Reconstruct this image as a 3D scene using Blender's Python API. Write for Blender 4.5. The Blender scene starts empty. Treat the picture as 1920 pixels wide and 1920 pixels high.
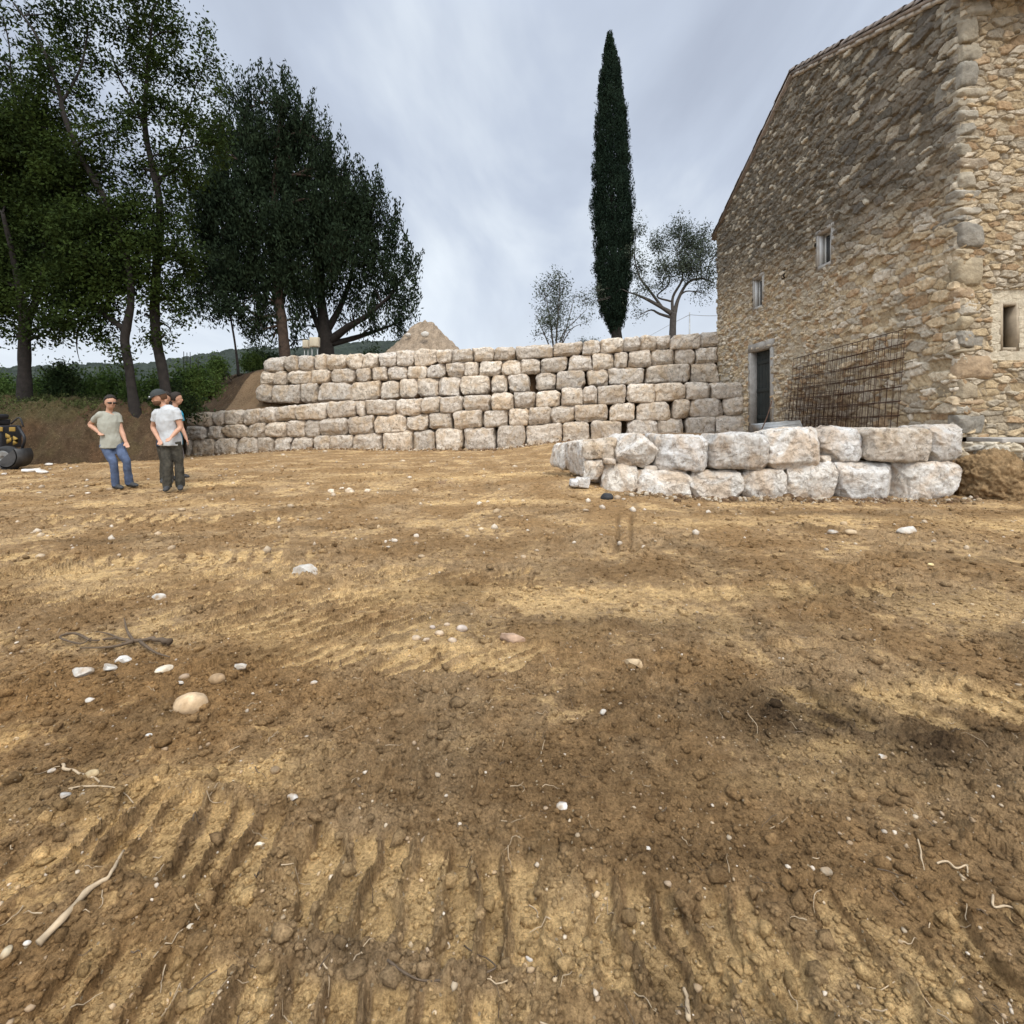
import bpy, bmesh, math, random
import numpy as np
from mathutils import Vector, Matrix

R = math.radians
rng = np.random.default_rng(11)
random.seed(7)
SC = bpy.context.scene
COL = SC.collection
CH = 1.36            # eye height of the photographer above the yard

# ---------------------------------------------------------------- camera
cd = bpy.data.cameras.new('camera'); cam = bpy.data.objects.new('camera', cd); COL.objects.link(cam)
cam.location = (0, 0, CH); cam.rotation_euler = (R(90), 0, 0)
cd.sensor_width = 36; cd.lens = 18; cd.shift_y = -0.0911
cd.clip_start = 0.05; cd.clip_end = 2000
SC.camera = cam

# ---------------------------------------------------------------- sky and sun
SUN_EL, SUN_AZ = 50, 160          # azimuth measured clockwise from +Y
W = bpy.data.worlds.new('World'); SC.world = W; W.use_nodes = True
nt = W.node_tree; nt.nodes.clear()
def wn(t, **k):
    n = nt.nodes.new(t)
    for a, b in k.items(): setattr(n, a, b)
    return n
L = nt.links.new
out = wn('ShaderNodeOutputWorld'); bg = wn('ShaderNodeBackground')
sky = wn('ShaderNodeTexSky', sky_type='NISHITA', sun_disc=False)
sky.sun_elevation = R(SUN_EL); sky.sun_rotation = R(SUN_AZ); sky.dust_density = 3
sc_ = wn('ShaderNodeVectorMath', operation='SCALE'); sc_.inputs['Scale'].default_value = 0.10
L(sky.outputs[0], sc_.inputs[0])
tc = wn('ShaderNodeTexCoord'); sep = wn('ShaderNodeSeparateXYZ'); L(tc.outputs['Generated'], sep.inputs[0])
# flatten the cloud deck: project the direction on a plane overhead
zc = wn('ShaderNodeMath', operation='MAXIMUM'); zc.inputs[1].default_value = 0.0; L(sep.outputs['Z'], zc.inputs[0])
za = wn('ShaderNodeMath', operation='ADD'); za.inputs[1].default_value = 0.28; L(zc.outputs[0], za.inputs[0])
dx = wn('ShaderNodeMath', operation='DIVIDE'); L(sep.outputs['X'], dx.inputs[0]); L(za.outputs[0], dx.inputs[1])
dy = wn('ShaderNodeMath', operation='DIVIDE'); L(sep.outputs['Y'], dy.inputs[0]); L(za.outputs[0], dy.inputs[1])
cb = wn('ShaderNodeCombineXYZ'); L(dx.outputs[0], cb.inputs[0]); L(dy.outputs[0], cb.inputs[1])
mp = wn('ShaderNodeMapping'); mp.inputs['Rotation'].default_value = (0, 0, R(-25)); mp.inputs['Scale'].default_value = (1.5, 0.6, 1); L(cb.outputs[0], mp.inputs[0])
nz = wn('ShaderNodeTexNoise'); nz.inputs['Scale'].default_value = 1.15; nz.inputs['Detail'].default_value = 6; nz.inputs['Roughness'].default_value = .5; nz.inputs['Distortion'].default_value = .35
L(mp.outputs[0], nz.inputs['Vector'])
rp = wn('ShaderNodeValToRGB'); L(nz.outputs['Fac'], rp.inputs[0])
e = rp.color_ramp.elements
e[0].position = .30; e[0].color = (.345, .385, .475, 1)
e[1].position = .66; e[1].color = (.80, .86, .91, 1)
m_ = e.new(.47); m_.color = (.50, .56, .665, 1)
# paler towards the horizon
hz = wn('ShaderNodeMapRange'); hz.inputs['From Min'].default_value = 0.02; hz.inputs['From Max'].default_value = .34
hz.inputs['To Min'].default_value = .80; hz.inputs['To Max'].default_value = 0; L(sep.outputs['Z'], hz.inputs['Value'])
mh = wn('ShaderNodeMix', data_type='RGBA'); L(hz.outputs[0], mh.inputs[0]); L(rp.outputs[0], mh.inputs[6]); mh.inputs[7].default_value = (.80, .86, .92, 1)
ms = wn('ShaderNodeMix', data_type='RGBA'); ms.inputs[0].default_value = .10; L(mh.outputs[2], ms.inputs[6]); L(sc_.outputs[0], ms.inputs[7])
# an overcast sky is brighter overhead than at the horizon
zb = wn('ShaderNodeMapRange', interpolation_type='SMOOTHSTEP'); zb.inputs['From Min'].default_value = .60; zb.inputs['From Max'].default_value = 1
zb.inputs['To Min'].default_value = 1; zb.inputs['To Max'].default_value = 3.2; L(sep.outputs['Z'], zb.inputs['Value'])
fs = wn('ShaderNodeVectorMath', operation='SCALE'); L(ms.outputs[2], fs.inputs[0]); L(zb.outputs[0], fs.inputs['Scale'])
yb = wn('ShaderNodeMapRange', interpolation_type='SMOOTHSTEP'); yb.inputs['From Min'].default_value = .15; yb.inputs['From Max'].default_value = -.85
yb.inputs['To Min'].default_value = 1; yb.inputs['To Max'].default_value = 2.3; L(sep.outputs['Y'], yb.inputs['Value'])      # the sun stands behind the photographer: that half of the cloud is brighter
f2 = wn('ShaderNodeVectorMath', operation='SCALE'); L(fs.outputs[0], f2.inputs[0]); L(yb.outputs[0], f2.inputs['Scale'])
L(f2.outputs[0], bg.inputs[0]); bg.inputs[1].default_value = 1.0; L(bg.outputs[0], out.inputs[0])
W.cycles.sampling_method = 'MANUAL'; W.cycles.sample_map_resolution = 256

sd = bpy.data.lights.new('sun', 'SUN'); sun = bpy.data.objects.new('sun', sd); COL.objects.link(sun)
sd.energy = 1.5; sd.angle = R(10); sd.color = (1, .95, .86)
az = R(SUN_AZ); el = R(SUN_EL)
sv = Vector((math.sin(az) * math.cos(el), math.cos(az) * math.cos(el), math.sin(el)))
sun.rotation_euler = sv.to_track_quat('Z', 'Y').to_euler()
SC.view_settings.view_transform = 'Standard'; SC.view_settings.look = 'None'
SC.view_settings.exposure = 0.28; SC.view_settings.gamma = 1

# ---------------------------------------------------------------- helpers
def P(px, py, d):
    "point at depth d seen at photo pixel px,py (1920 px photo)"
    return np.array([(px - 960) * d / 960, d, CH + (785 - py) * d / 960])
def tag(o, label=None, cat=None, group=None, kind=None):
    if label: o['label'] = label
    if cat: o['category'] = cat
    if group: o['group'] = group
    if kind: o['kind'] = kind
    return o
def empty(name, loc, label=None, cat=None, group=None):
    o = bpy.data.objects.new(name, None); COL.objects.link(o); o.location = tuple(float(c) for c in loc); o.empty_display_size = .2
    return tag(o, label, cat, group)
class MB:
    def __init__(s): s.V = []; s.F = []; s.C = []; s.n = 0
    def add(s, V, F, c=None):
        V = np.asarray(V, float).reshape(-1, 3)
        s.V.append(V)
        for f in (F if isinstance(F, list) else [F]):
            s.F.append(np.asarray(f, int) + s.n)
        if c is not None: s.C.append(np.broadcast_to(np.asarray(c, float), (len(V), 3)))
        s.n += len(V); return s
    def build(s, name, mat=None, parent=None, smooth=True, mats=None):
        V = np.concatenate(s.V); 
        if parent is not None:
            V = V - np.array(gloc(parent))
        me = bpy.data.meshes.new(name)
        tot = np.concatenate([np.full(len(f), f.shape[1]) for f in s.F]); loops = np.concatenate([f.ravel() for f in s.F])
        me.vertices.add(len(V)); me.vertices.foreach_set('co', V.astype(np.float32).ravel())
        me.loops.add(len(loops)); me.loops.foreach_set('vertex_index', loops.astype(np.int32))
        me.polygons.add(len(tot)); st = np.concatenate([[0], np.cumsum(tot)[:-1]])
        me.polygons.foreach_set('loop_start', st.astype(np.int32)); me.polygons.foreach_set('loop_total', tot.astype(np.int32))
        if smooth: me.polygons.foreach_set('use_smooth', np.ones(len(tot), bool))
        if s.C:
            C = np.concatenate(s.C); a = me.color_attributes.new('col', 'FLOAT_COLOR', 'POINT')
            a.data.foreach_set('color', np.c_[C, np.ones(len(C))].astype(np.float32).ravel())
        me.update(calc_edges=True); me.validate()
        if mat: me.materials.append(mat)
        o = bpy.data.objects.new(name, me); COL.objects.link(o)
        if parent is not None: o.parent = parent
        return o
def gloc(p):
    v = Vector((0, 0, 0))
    while p is not None: v += Vector(p.location); p = p.parent
    return v

# numpy noise -----------------------------------------------------
_perm = np.random.default_rng(3).permutation(256).astype(np.int32); _perm = np.concatenate([_perm, _perm, _perm])
_g3 = np.random.default_rng(4).normal(size=(256, 3)); _g3 /= np.linalg.norm(_g3, axis=1)[:, None]; _g3 = _g3.astype(np.float32)
_an = np.random.default_rng(5).random(256) * 6.28318; _g2 = np.c_[np.cos(_an), np.sin(_an)].astype(np.float32)
def fade(t): return t * t * t * (t * (t * 6 - 15) + 10)
def pn2(x, y):
    x = np.asarray(x, np.float64); y = np.asarray(y, np.float64)
    xi = np.floor(x).astype(np.int64); yi = np.floor(y).astype(np.int64); xf = (x - xi).astype(np.float32); yf = (y - yi).astype(np.float32)
    xi &= 255; yi &= 255; u = fade(xf); v = fade(yf)
    def g(a, b):
        h = _g2[_perm[_perm[(xi + a) & 255] + ((yi + b) & 255)]]
        return h[..., 0] * (xf - a) + h[..., 1] * (yf - b)
    n0 = g(0, 0) * (1 - u) + g(1, 0) * u; n1 = g(0, 1) * (1 - u) + g(1, 1) * u
    return (n0 * (1 - v) + n1 * v) * 1.5
def pn3(p):
    p = np.asarray(p, np.float64); i = np.floor(p).astype(np.int64); f = (p - i).astype(np.float32); i &= 255; w = fade(f); r = 0
    for a in (0, 1):
        for b in (0, 1):
            for c in (0, 1):
                h = _g3[_perm[_perm[_perm[(i[:, 0] + a) & 255] + ((i[:, 1] + b) & 255)] + ((i[:, 2] + c) & 255)]]
                d = h[:, 0] * (f[:, 0] - a) + h[:, 1] * (f[:, 1] - b) + h[:, 2] * (f[:, 2] - c)
                r = r + d * (w[:, 0] if a else 1 - w[:, 0]) * (w[:, 1] if b else 1 - w[:, 1]) * (w[:, 2] if c else 1 - w[:, 2])
    return r * 1.4
def fbm2(x, y, f, o=4, g=.5, off=0):
    r = 0; a = 1; t = 0
    for k in range(o):
        r = r + a * pn2(x * f + off + 17.3 * k, y * f - off * 1.7 + 9.1 * k); t += a; a *= g; f *= 2.03
    return r / t
def fbm3(p, f, o=4, g=.5):
    r = 0; a = 1; t = 0
    for k in range(o):
        r = r + a * pn3(p * f + 31.7 * k); t += a; a *= g; f *= 2.03
    return r / t
def sst(a, b, x):
    t = np.clip((x - a) / (b - a), 0, 1); return t * t * (3 - 2 * t)
def h2(i, j, k=0):
    s = np.sin(i * 127.1 + j * 311.7 + k * 74.7) * 43758.5453
    return s - np.floor(s)
def worley(x, y, s, k=0, jit=.9):
    "distance to nearest cell point in cell units, its random value"
    X = x / s; Y = y / s; xi = np.floor(X); yi = np.floor(Y); best = np.full(np.shape(X), 9.); rid = np.zeros(np.shape(X))
    for a in (-1, 0, 1):
        for b in (-1, 0, 1):
            cx = xi + a; cy = yi + b
            qx = cx + .5 + jit * (h2(cx, cy, k) - .5); qy = cy + .5 + jit * (h2(cx, cy, k + 5) - .5)
            d = (X - qx) ** 2 + (Y - qy) ** 2; m = d < best
            best = np.where(m, d, best); rid = np.where(m, h2(cx, cy, k + 11), rid)
    return np.sqrt(best), rid

def tube(pts, rad, seg=8, side=None, cap=True):
    pts = np.asarray(pts, float); n = len(pts); rad = np.asarray(rad, float)
    if rad.ndim == 1: rad = np.c_[rad, rad]
    T = np.gradient(pts, axis=0); T /= np.linalg.norm(T, axis=1)[:, None] + 1e-9
    if side is None:
        side = np.array([1., 0, 0]) if abs(T[0][0]) < .8 else np.array([0, 1., 0])
        sides = []; s = side
        for t in T:
            s = s - t * (s @ t); s /= np.linalg.norm(s) + 1e-9; sides.append(s)
        S = np.array(sides)
    else:
        S = np.broadcast_to(np.asarray(side, float), (n, 3)).copy(); S -= T * (S * T).sum(1)[:, None]; S /= np.linalg.norm(S, axis=1)[:, None] + 1e-9
    B = np.cross(T, S); a = np.arange(seg) * 2 * np.pi / seg
    V = pts[:, None] + S[:, None] * (np.cos(a)[None, :, None] * rad[:, 0][:, None, None]) + B[:, None] * (np.sin(a)[None, :, None] * rad[:, 1][:, None, None])
    V = V.reshape(-1, 3); i = np.arange(n - 1)[:, None] * seg; j = np.arange(seg)[None]; j2 = (j + 1) % seg
    F = np.stack([i + j, i + j2, i + seg + j2, i + seg + j], -1).reshape(-1, 4); Fs = [F]
    if cap:
        V = np.r_[V, pts[:1], pts[-1:]]; c0 = n * seg; jj = np.arange(seg); k2 = (jj + 1) % seg
        Fs.append(np.stack([np.full(seg, c0), k2, jj], 1)); b = (n - 1) * seg
        Fs.append(np.stack([np.full(seg, c0 + 1), b + jj, b + k2], 1))
    return V, Fs
def spline(pts, n=6):
    pts = np.asarray(pts, float); q = np.r_[[2 * pts[0] - pts[1]], pts, [2 * pts[-1] - pts[-2]]]; o = []
    for i in range(1, len(q) - 2):
        for k in range(n):
            t = k / n; a, b, c, d = q[i - 1], q[i], q[i + 1], q[i + 2]
            o.append(.5 * ((2 * b) + (c - a) * t + (2 * a - 5 * b + 4 * c - d) * t * t + (3 * b - a - 3 * c + d) * t ** 3))
    o.append(pts[-1]); return np.array(o)
def box(x0, x1, y0, y1, z0, z1):
    V = np.array([(x, y, z) for z in (z0, z1) for y in (y0, y1) for x in (x0, x1)], float)
    F = np.array([(0, 2, 3, 1), (4, 5, 7, 6), (0, 1, 5, 4), (2, 6, 7, 3), (0, 4, 6, 2), (1, 3, 7, 5)])
    return V, F
def bbox_mesh(mb, x0, x1, y0, y1, z0, z1, b=.01):
    "bevelled box"
    bm = bmesh.new(); bmesh.ops.create_cube(bm, size=1)
    for v in bm.verts: v.co = Vector(((x0 + x1) / 2 + v.co.x * (x1 - x0), (y0 + y1) / 2 + v.co.y * (y1 - y0), (z0 + z1) / 2 + v.co.z * (z1 - z0)))
    bmesh.ops.bevel(bm, geom=bm.edges[:], offset=b, segments=2, affect='EDGES', profile=.6)
    V = np.array([v.co[:] for v in bm.verts]); q = [[v.index for v in f.verts] for f in bm.faces]
    bm.free(); Fs = []
    for k in (3, 4, 5, 6, 8):
        g = [f for f in q if len(f) == k]
        if g: Fs.append(np.array(g))
    mb.add(V, Fs); return mb
def ico(sub):
    bm = bmesh.new(); bmesh.ops.create_icosphere(bm, subdivisions=sub, radius=1)
    V = np.array([v.co[:] for v in bm.verts]); F = np.array([[v.index for v in f.verts] for f in bm.faces]); bm.free(); return V, F
ICO = {k: ico(k) for k in (1, 2, 3, 4)}

# ---------------------------------------------------------------- materials
def newmat(name, rough=.85):
    m = bpy.data.materials.new(name); m.use_nodes = True; b = m.node_tree.nodes['Principled BSDF']; b.inputs['Roughness'].default_value = rough
    b.inputs['Specular IOR Level'].default_value = .25
    return m, m.node_tree, b
def nd(t, ty, **k):
    n = t.nodes.new(ty)
    for a, b in k.items():
        if a in ('data_type', 'blend_type', 'operation', 'noise_dimensions', 'feature', 'attribute_name', 'interpolation_type', 'distance'): setattr(n, a, b)
        else: n.inputs[a.replace('_', ' ')].default_value = b
    return n
def ramp(t, src, stops):
    r = t.nodes.new('ShaderNodeValToRGB'); t.links.new(src, r.inputs[0]); e = r.color_ramp.elements
    while len(e) > 1: e.remove(e[-1])
    e[0].position = stops[0][0]; e[0].color = (*stops[0][1], 1)
    for p, c in stops[1:]: x = e.new(p); x.color = (*c, 1)
    return r.outputs[0]
def noise(t, scale, detail=4, rough=.55, vec=None, dist=0):
    n = nd(t, 'ShaderNodeTexNoise', Scale=scale, Detail=detail, Roughness=rough, Distortion=dist)
    if vec is not None: t.links.new(vec, n.inputs['Vector'])
    return n.outputs['Fac']
def objco(t):
    return t.nodes.new('ShaderNodeTexCoord').outputs['Object']
def mix(t, fac, a, b, mode='MIX'):
    m = t.nodes.new('ShaderNodeMix'); m.data_type = 'RGBA'; m.blend_type = mode
    for s, k in ((fac, 0), (a, 6), (b, 7)):
        if isinstance(s, (int, float)): m.inputs[k].default_value = s
        elif isinstance(s, tuple): m.inputs[k].default_value = (*s, 1)
        else: t.links.new(s, m.inputs[k])
    return m.outputs[2]
def bump(t, b, h, strength=.5, dist=.02, prev=None):
    n = nd(t, 'ShaderNodeBump', Strength=strength, Distance=dist); t.links.new(h, n.inputs['Height'])
    if prev is not None: t.links.new(prev, n.inputs['Normal'])
    t.links.new(n.outputs[0], b.inputs['Normal']); return n.outputs[0]
def simple(name, col, rough=.8, var=.25, scale=8, bs=.3, bd=.01, metal=0):
    m, t, b = newmat(name, rough); b.inputs['Metallic'].default_value = metal; v = objco(t)
    n = noise(t, scale, 5, .6, v)
    c = ramp(t, n, [(.3, tuple(x * (1 - var) for x in col)), (.7, tuple(min(1, x * (1 + var)) for x in col))])
    t.links.new(c, b.inputs['Base Color'])
    if bs: bump(t, b, noise(t, scale * 6, 3, .6, v), bs, bd)
    return m

def m_ground():
    m, t, b = newmat('dirt', .95); b.inputs['Specular IOR Level'].default_value = .12
    a = nd(t, 'ShaderNodeAttribute', attribute_name='col').outputs['Color']; v = objco(t)
    n1 = noise(t, 14, 6, .65, v); n2 = noise(t, 110, 4, .7, v)
    c1 = ramp(t, n1, [(.3, (.62, .58, .54)), (.5, (1, 1, 1)), (.72, (1.28, 1.28, 1.28))])
    c2 = ramp(t, n2, [(.34, (.60, .57, .54)), (.5, (1, 1, 1)), (.68, (1.35, 1.35, 1.35))])
    c = mix(t, 1., mix(t, 1., a, c1, 'MULTIPLY'), c2, 'MULTIPLY')
    # tiny pale grit
    vo = nd(t, 'ShaderNodeTexVoronoi', Scale=42.); t.links.new(v, vo.inputs['Vector'])
    s = nd(t, 'ShaderNodeSeparateColor'); t.links.new(vo.outputs['Color'], s.inputs[0])
    lt = nd(t, 'ShaderNodeMath', operation='LESS_THAN'); t.links.new(vo.outputs['Distance'], lt.inputs[0]); lt.inputs[1].default_value = .17
    gt = nd(t, 'ShaderNodeMath', operation='GREATER_THAN'); t.links.new(s.outputs[0], gt.inputs[0]); gt.inputs[1].default_value = .80
    mu = nd(t, 'ShaderNodeMath', operation='MULTIPLY'); t.links.new(lt.outputs[0], mu.inputs[0]); t.links.new(gt.outputs[0], mu.inputs[1])
    c = mix(t, mu.outputs[0], c, (.38, .29, .18))
    t.links.new(c, b.inputs['Base Color'])
    p = bump(t, b, noise(t, 45, 8, .78, v, .3), 1., .022)
    bump(t, b, noise(t, 230, 4, .75, v), .9, .006, p)
    return m
M = {}
M['dirt'] = m_ground()
def m_lime(name, lo, mid, hi, stain, dark, white=.0):
    m, t, b = newmat(name, .9); v = t.nodes.new('ShaderNodeTexCoord').outputs['Object']
    oi = t.nodes.new('ShaderNodeObjectInfo')
    add = nd(t, 'ShaderNodeVectorMath', operation='ADD'); t.links.new(v, add.inputs[0])
    sc = nd(t, 'ShaderNodeMath', operation='MULTIPLY'); t.links.new(oi.outputs['Random'], sc.inputs[0]); sc.inputs[1].default_value = 60
    t.links.new(sc.outputs[0], add.inputs[1]); v = add.outputs[0]
    c = ramp(t, noise(t, 5.2, 8, .70, v, .9), [(.28, lo), (.48, mid), (.68, hi)])
    # ochre / rose staining
    c = mix(t, ramp(t, noise(t, 1.7, 4, .6, v, .8), [(.47, (0, 0, 0)), (.63, (.85, .85, .85))]), c, stain)
    # dark pits and lichen
    c = mix(t, ramp(t, noise(t, 8, 9, .80, v, .7), [(.51, (0, 0, 0)), (.62, (.80, .80, .80))]), c, dark)
    st = nd(t, 'ShaderNodeMapping'); st.inputs['Scale'].default_value = (5, 5, 1.1); t.links.new(v, st.inputs[0])
    c = mix(t, ramp(t, noise(t, 2.2, 6, .7, st.outputs[0], .5), [(.52, (0, 0, 0)), (.68, (.5, .5, .5))]), c, tuple(.5 * (a_ + b_) for a_, b_ in zip(stain, dark)))
    # block to block difference
    rr = ramp(t, oi.outputs['Random'], [(0, (.80, .78, .76)), (.35, (1, .97, .93)), (.6, (.93, .93, .94)), (.8, (1.06, 1.0, .92)), (1, (1.1, 1.08, 1.05))])
    c = mix(t, 1., c, rr, 'MULTIPLY'); t.links.new(c, b.inputs['Base Color'])
    p = bump(t, b, noise(t, 6, 8, .75, v, .8), 1., .11)
    bump(t, b, noise(t, 38, 5, .75, v), .9, .022, p)
    return m
M['lime_old'] = m_lime('weathered_limestone', (.44, .36, .275), (.70, .615, .51), (.84, .77, .675), (.60, .46, .31), (.16, .125, .09))
M['lime_new'] = m_lime('fresh_limestone', (.60, .53, .44), (.87, .83, .76), (.92, .90, .86), (.70, .55, .40), (.27, .215, .165))
def m_attr(name, rough=.92, bs=.8, bd=.02, sc=25, spec=.2):
    m, t, b = newmat(name, rough); b.inputs['Specular IOR Level'].default_value = spec
    a = nd(t, 'ShaderNodeAttribute', attribute_name='col').outputs['Color']; v = objco(t)
    c = mix(t, 1., a, ramp(t, noise(t, sc * .5, 6, .7, v), [(.3, (.72, .72, .72)), (.5, (1, 1, 1)), (.72, (1.25, 1.25, 1.25))]), 'MULTIPLY')
    t.links.new(c, b.inputs['Base Color']); p = bump(t, b, noise(t, sc, 6, .7, v), bs, bd)
    return m
M['rubble'] = m_attr('rubble_masonry', .93, .9, .03, 18)
M['pebble'] = m_attr('pebble_stone', .85, .4, .004, 60)
def m_leaf(name, a, bcol, trans=.25):
    m, t, b = newmat(name, .9); v = objco(t); b.inputs['Specular IOR Level'].default_value = .04
    c = ramp(t, noise(t, 1.1, 3, .6, v), [(.32, a), (.68, bcol)]); c = mix(t, 1., c, ramp(t, noise(t, 9, 2, .5, v), [(.3, (.7, .7, .7)), (.7, (1.3, 1.3, 1.3))]), 'MULTIPLY')
    t.links.new(c, b.inputs['Base Color'])
    tr = t.nodes.new('ShaderNodeBsdfTranslucent'); t.links.new(c, tr.inputs[0]); mx = t.nodes.new('ShaderNodeMixShader'); mx.inputs[0].default_value = trans
    t.links.new(b.outputs[0], mx.inputs[1]); t.links.new(tr.outputs[0], mx.inputs[2]); t.links.new(mx.outputs[0], t.nodes['Material Output'].inputs[0])
    return m
M['leaf_oak'] = m_leaf('oak_leaves', (.012, .020, .007), (.042, .062, .014), .22)
M['leaf_dark'] = m_leaf('cypress_leaves', (.011, .018, .010), (.027, .040, .020), .08)
M['leaf_cyp'] = m_leaf('column_cypress_leaves', (.009, .017, .011), (.019, .031, .019), .03)
M['leaf_olive'] = m_leaf('olive_leaves', (.035, .045, .03), (.085, .10, .07), .12)
M['leaf_shrub'] = m_leaf('shrub_leaves', (.05, .085, .022), (.12, .17, .045), .2)
M['leaf_dim'] = m_leaf('dim_shrub_leaves', (.02, .035, .014), (.04, .055, .02), .1)
M['grass'] = m_leaf('bank_weeds', (.04, .05, .018), (.09, .10, .035), .15)
M['bark'] = simple('bark', (.022, .018, .015), .95, .4, 6, .9, .03)
M['bark_red'] = simple('red_bark', (.062, .042, .030), .95, .4, 6, .9, .03)
M['bark_olive'] = simple('olive_bark', (.08, .07, .06), .95, .3, 7, .8, .03)
M['root'] = simple('dry_root', (.36, .27, .17), .9, .3, 20, .5, .004)
M['root_dark'] = simple('dark_root', (.10, .07, .045), .95, .3, 20, .5, .004)
M['rust'] = simple('rusty_steel', (.065, .034, .021), .85, .4, 20, .2, .002)
M['steel'] = simple('dull_steel', (.30, .30, .29), .5, .25, 6, .3, .004, .5)
M['cement'] = simple('cement_render', (.33, .30, .26), .95, .22, 5, .5, .01)
M['doorwood'] = simple('dark_painted_door', (.022, .026, .024), .6, .3, 4, .2, .004)
M['winwhite'] = simple('white_window_frame', (.56, .55, .52), .5, .06, 5, .1, .002)
M['glass'] = simple('dark_pane', (.03, .035, .04), .12, .2, 2, 0)
M['dark'] = simple('dark_interior', (.02, .017, .014), .95, .2, 3, 0)
M['tile'] = simple('terracotta_tile', (.24, .195, .16), .9, .35, 5, .6, .01)
M['beige'] = simple('beige_enclosure', (.52, .45, .33), .6, .08, 4, .1, .003)
M['blackrock'] = simple('black_rock', (.03, .03, .03), .8, .3, 9, .8, .01)
# ---------------------------------------------------------------- terrain functions
def low_line(x): return 24.5 - .168 * (x + 15.8)          # face of the lower tier
def up_line(x): return 25.6 - .132 * (x + 12.6)            # face of the upper tier
# tracks: (centre depth a+b*x+c*x^2, half width, pad spacing, height, x0, x1, skew)
TR = [(1.41, -.17, .05, .165, .104, .036, -1.5, 1.6, 0.05),
      (1.10, -.10, .03, .10, .110, .032, -1.3, .1, .1),
      (4.40, -.05, 0, .28, .170, .030, -4.6, .35, -1.1),
      (3.80, -.03, 0, .26, .170, .024, -4.2, -.7, -1.2),
      (3.32, -.04, 0, .22, .150, .028, -2.6, -.1, -1.0),
      (2.85, -.05, 0, .17, .140, .014, -1.6, .4, -.9),
      (3.95, .02, 0, .16, .200, .018, .5, 3.2, -.3),
      (2.52, -.06, 0, .20, .190, .022, 1.2, 2.9, .6),
      (7.05, .03, 0, .35, .200, .025, -6.5, -3.0, .4),
      (5.00, .02, 0, .20, .170, .020, -6.0, -1.8, .5),
      (1.95, .35, 0, .17, .130, .022, -2.6, -1.25, .1)]
DARK = [(1.30, 2.35, .50, .28, .85), (1.7, 2.15, .35, .2, .8), (.8, 3.35, 1.3, .22, .50), (.2, 1.95, .9, .25, .42), (.5, 1.60, .5, .09, .5), (2.6, 3.9, 1.1, .22, .5), (.9, 4.6, 1.2, .35, .38),
        (-.35, 2.3, .35, .3, .3), (-.2, 5.5, 1.6, .35, .25), (4.8, 7.4, 2.2, .25, .5), (1.5, 1.95, .9, .12, .4), (-3.4, 7.2, 1.0, .25, .3), (.65, 1.14, .12, .1, .4), (.32, 1.27, .1, .12, .5), (3.6, 8.9, 1.2, .18, .6), (2.4, 1.6, .5, .3, .25)]
PALE = [(-.75, 4.0, .7, .22, .7), (-.5, 3.05, .6, .2, .5), (.35, 3.2, .2, .12, .3), (-1.6, 3.2, .4, .15, .6), (-.2, 8.3, 1.2, .3, .6), (-6.5, 10.5, 2.0, .3, .7), (-5.5, 8.2, 2.2, .25, .4), (1.7, 3.95, 1.0, .14, .6),
        (2.2, 2.5, .6, .14, .7), (1.35, 2.08, .25, .06, .7), (.1, 1.35, .1, .2, .8), (-.35, 1.45, .5, .14, .35), (2.2, 6.6, 1.4, .2, .5), (6.8, 6.6, 1.3, .5, .6), (1.2, 1.9, .5, .08, .4), (-1.0, 1.9, .3, .1, .6), (.4, 4.0, 1.2, .18, .6), (.75, 1.2, .5, .12, .3),
        (4.0, 7.0, 2.0, .18, .45), (-3.5, 4.4, 1.4, .3, .3), (-1.0, 12, 3.0, .8, .4)]
def yard_base(x, y):
    z = .40 * sst(-1.5, 2.5, x) * sst(13, 20, y) - .38 * sst(8, 15, -x) * sst(15, 23, y)
    z = z + .14 * np.exp(-((x - 1.3) / 1.1) ** 2 - ((y - 10.6) / 1.2) ** 2)
    z = z - .09 * sst(2, 4, x) * sst(7, 9, y) * (1 - sst(13, 15, y))
    return z
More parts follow.
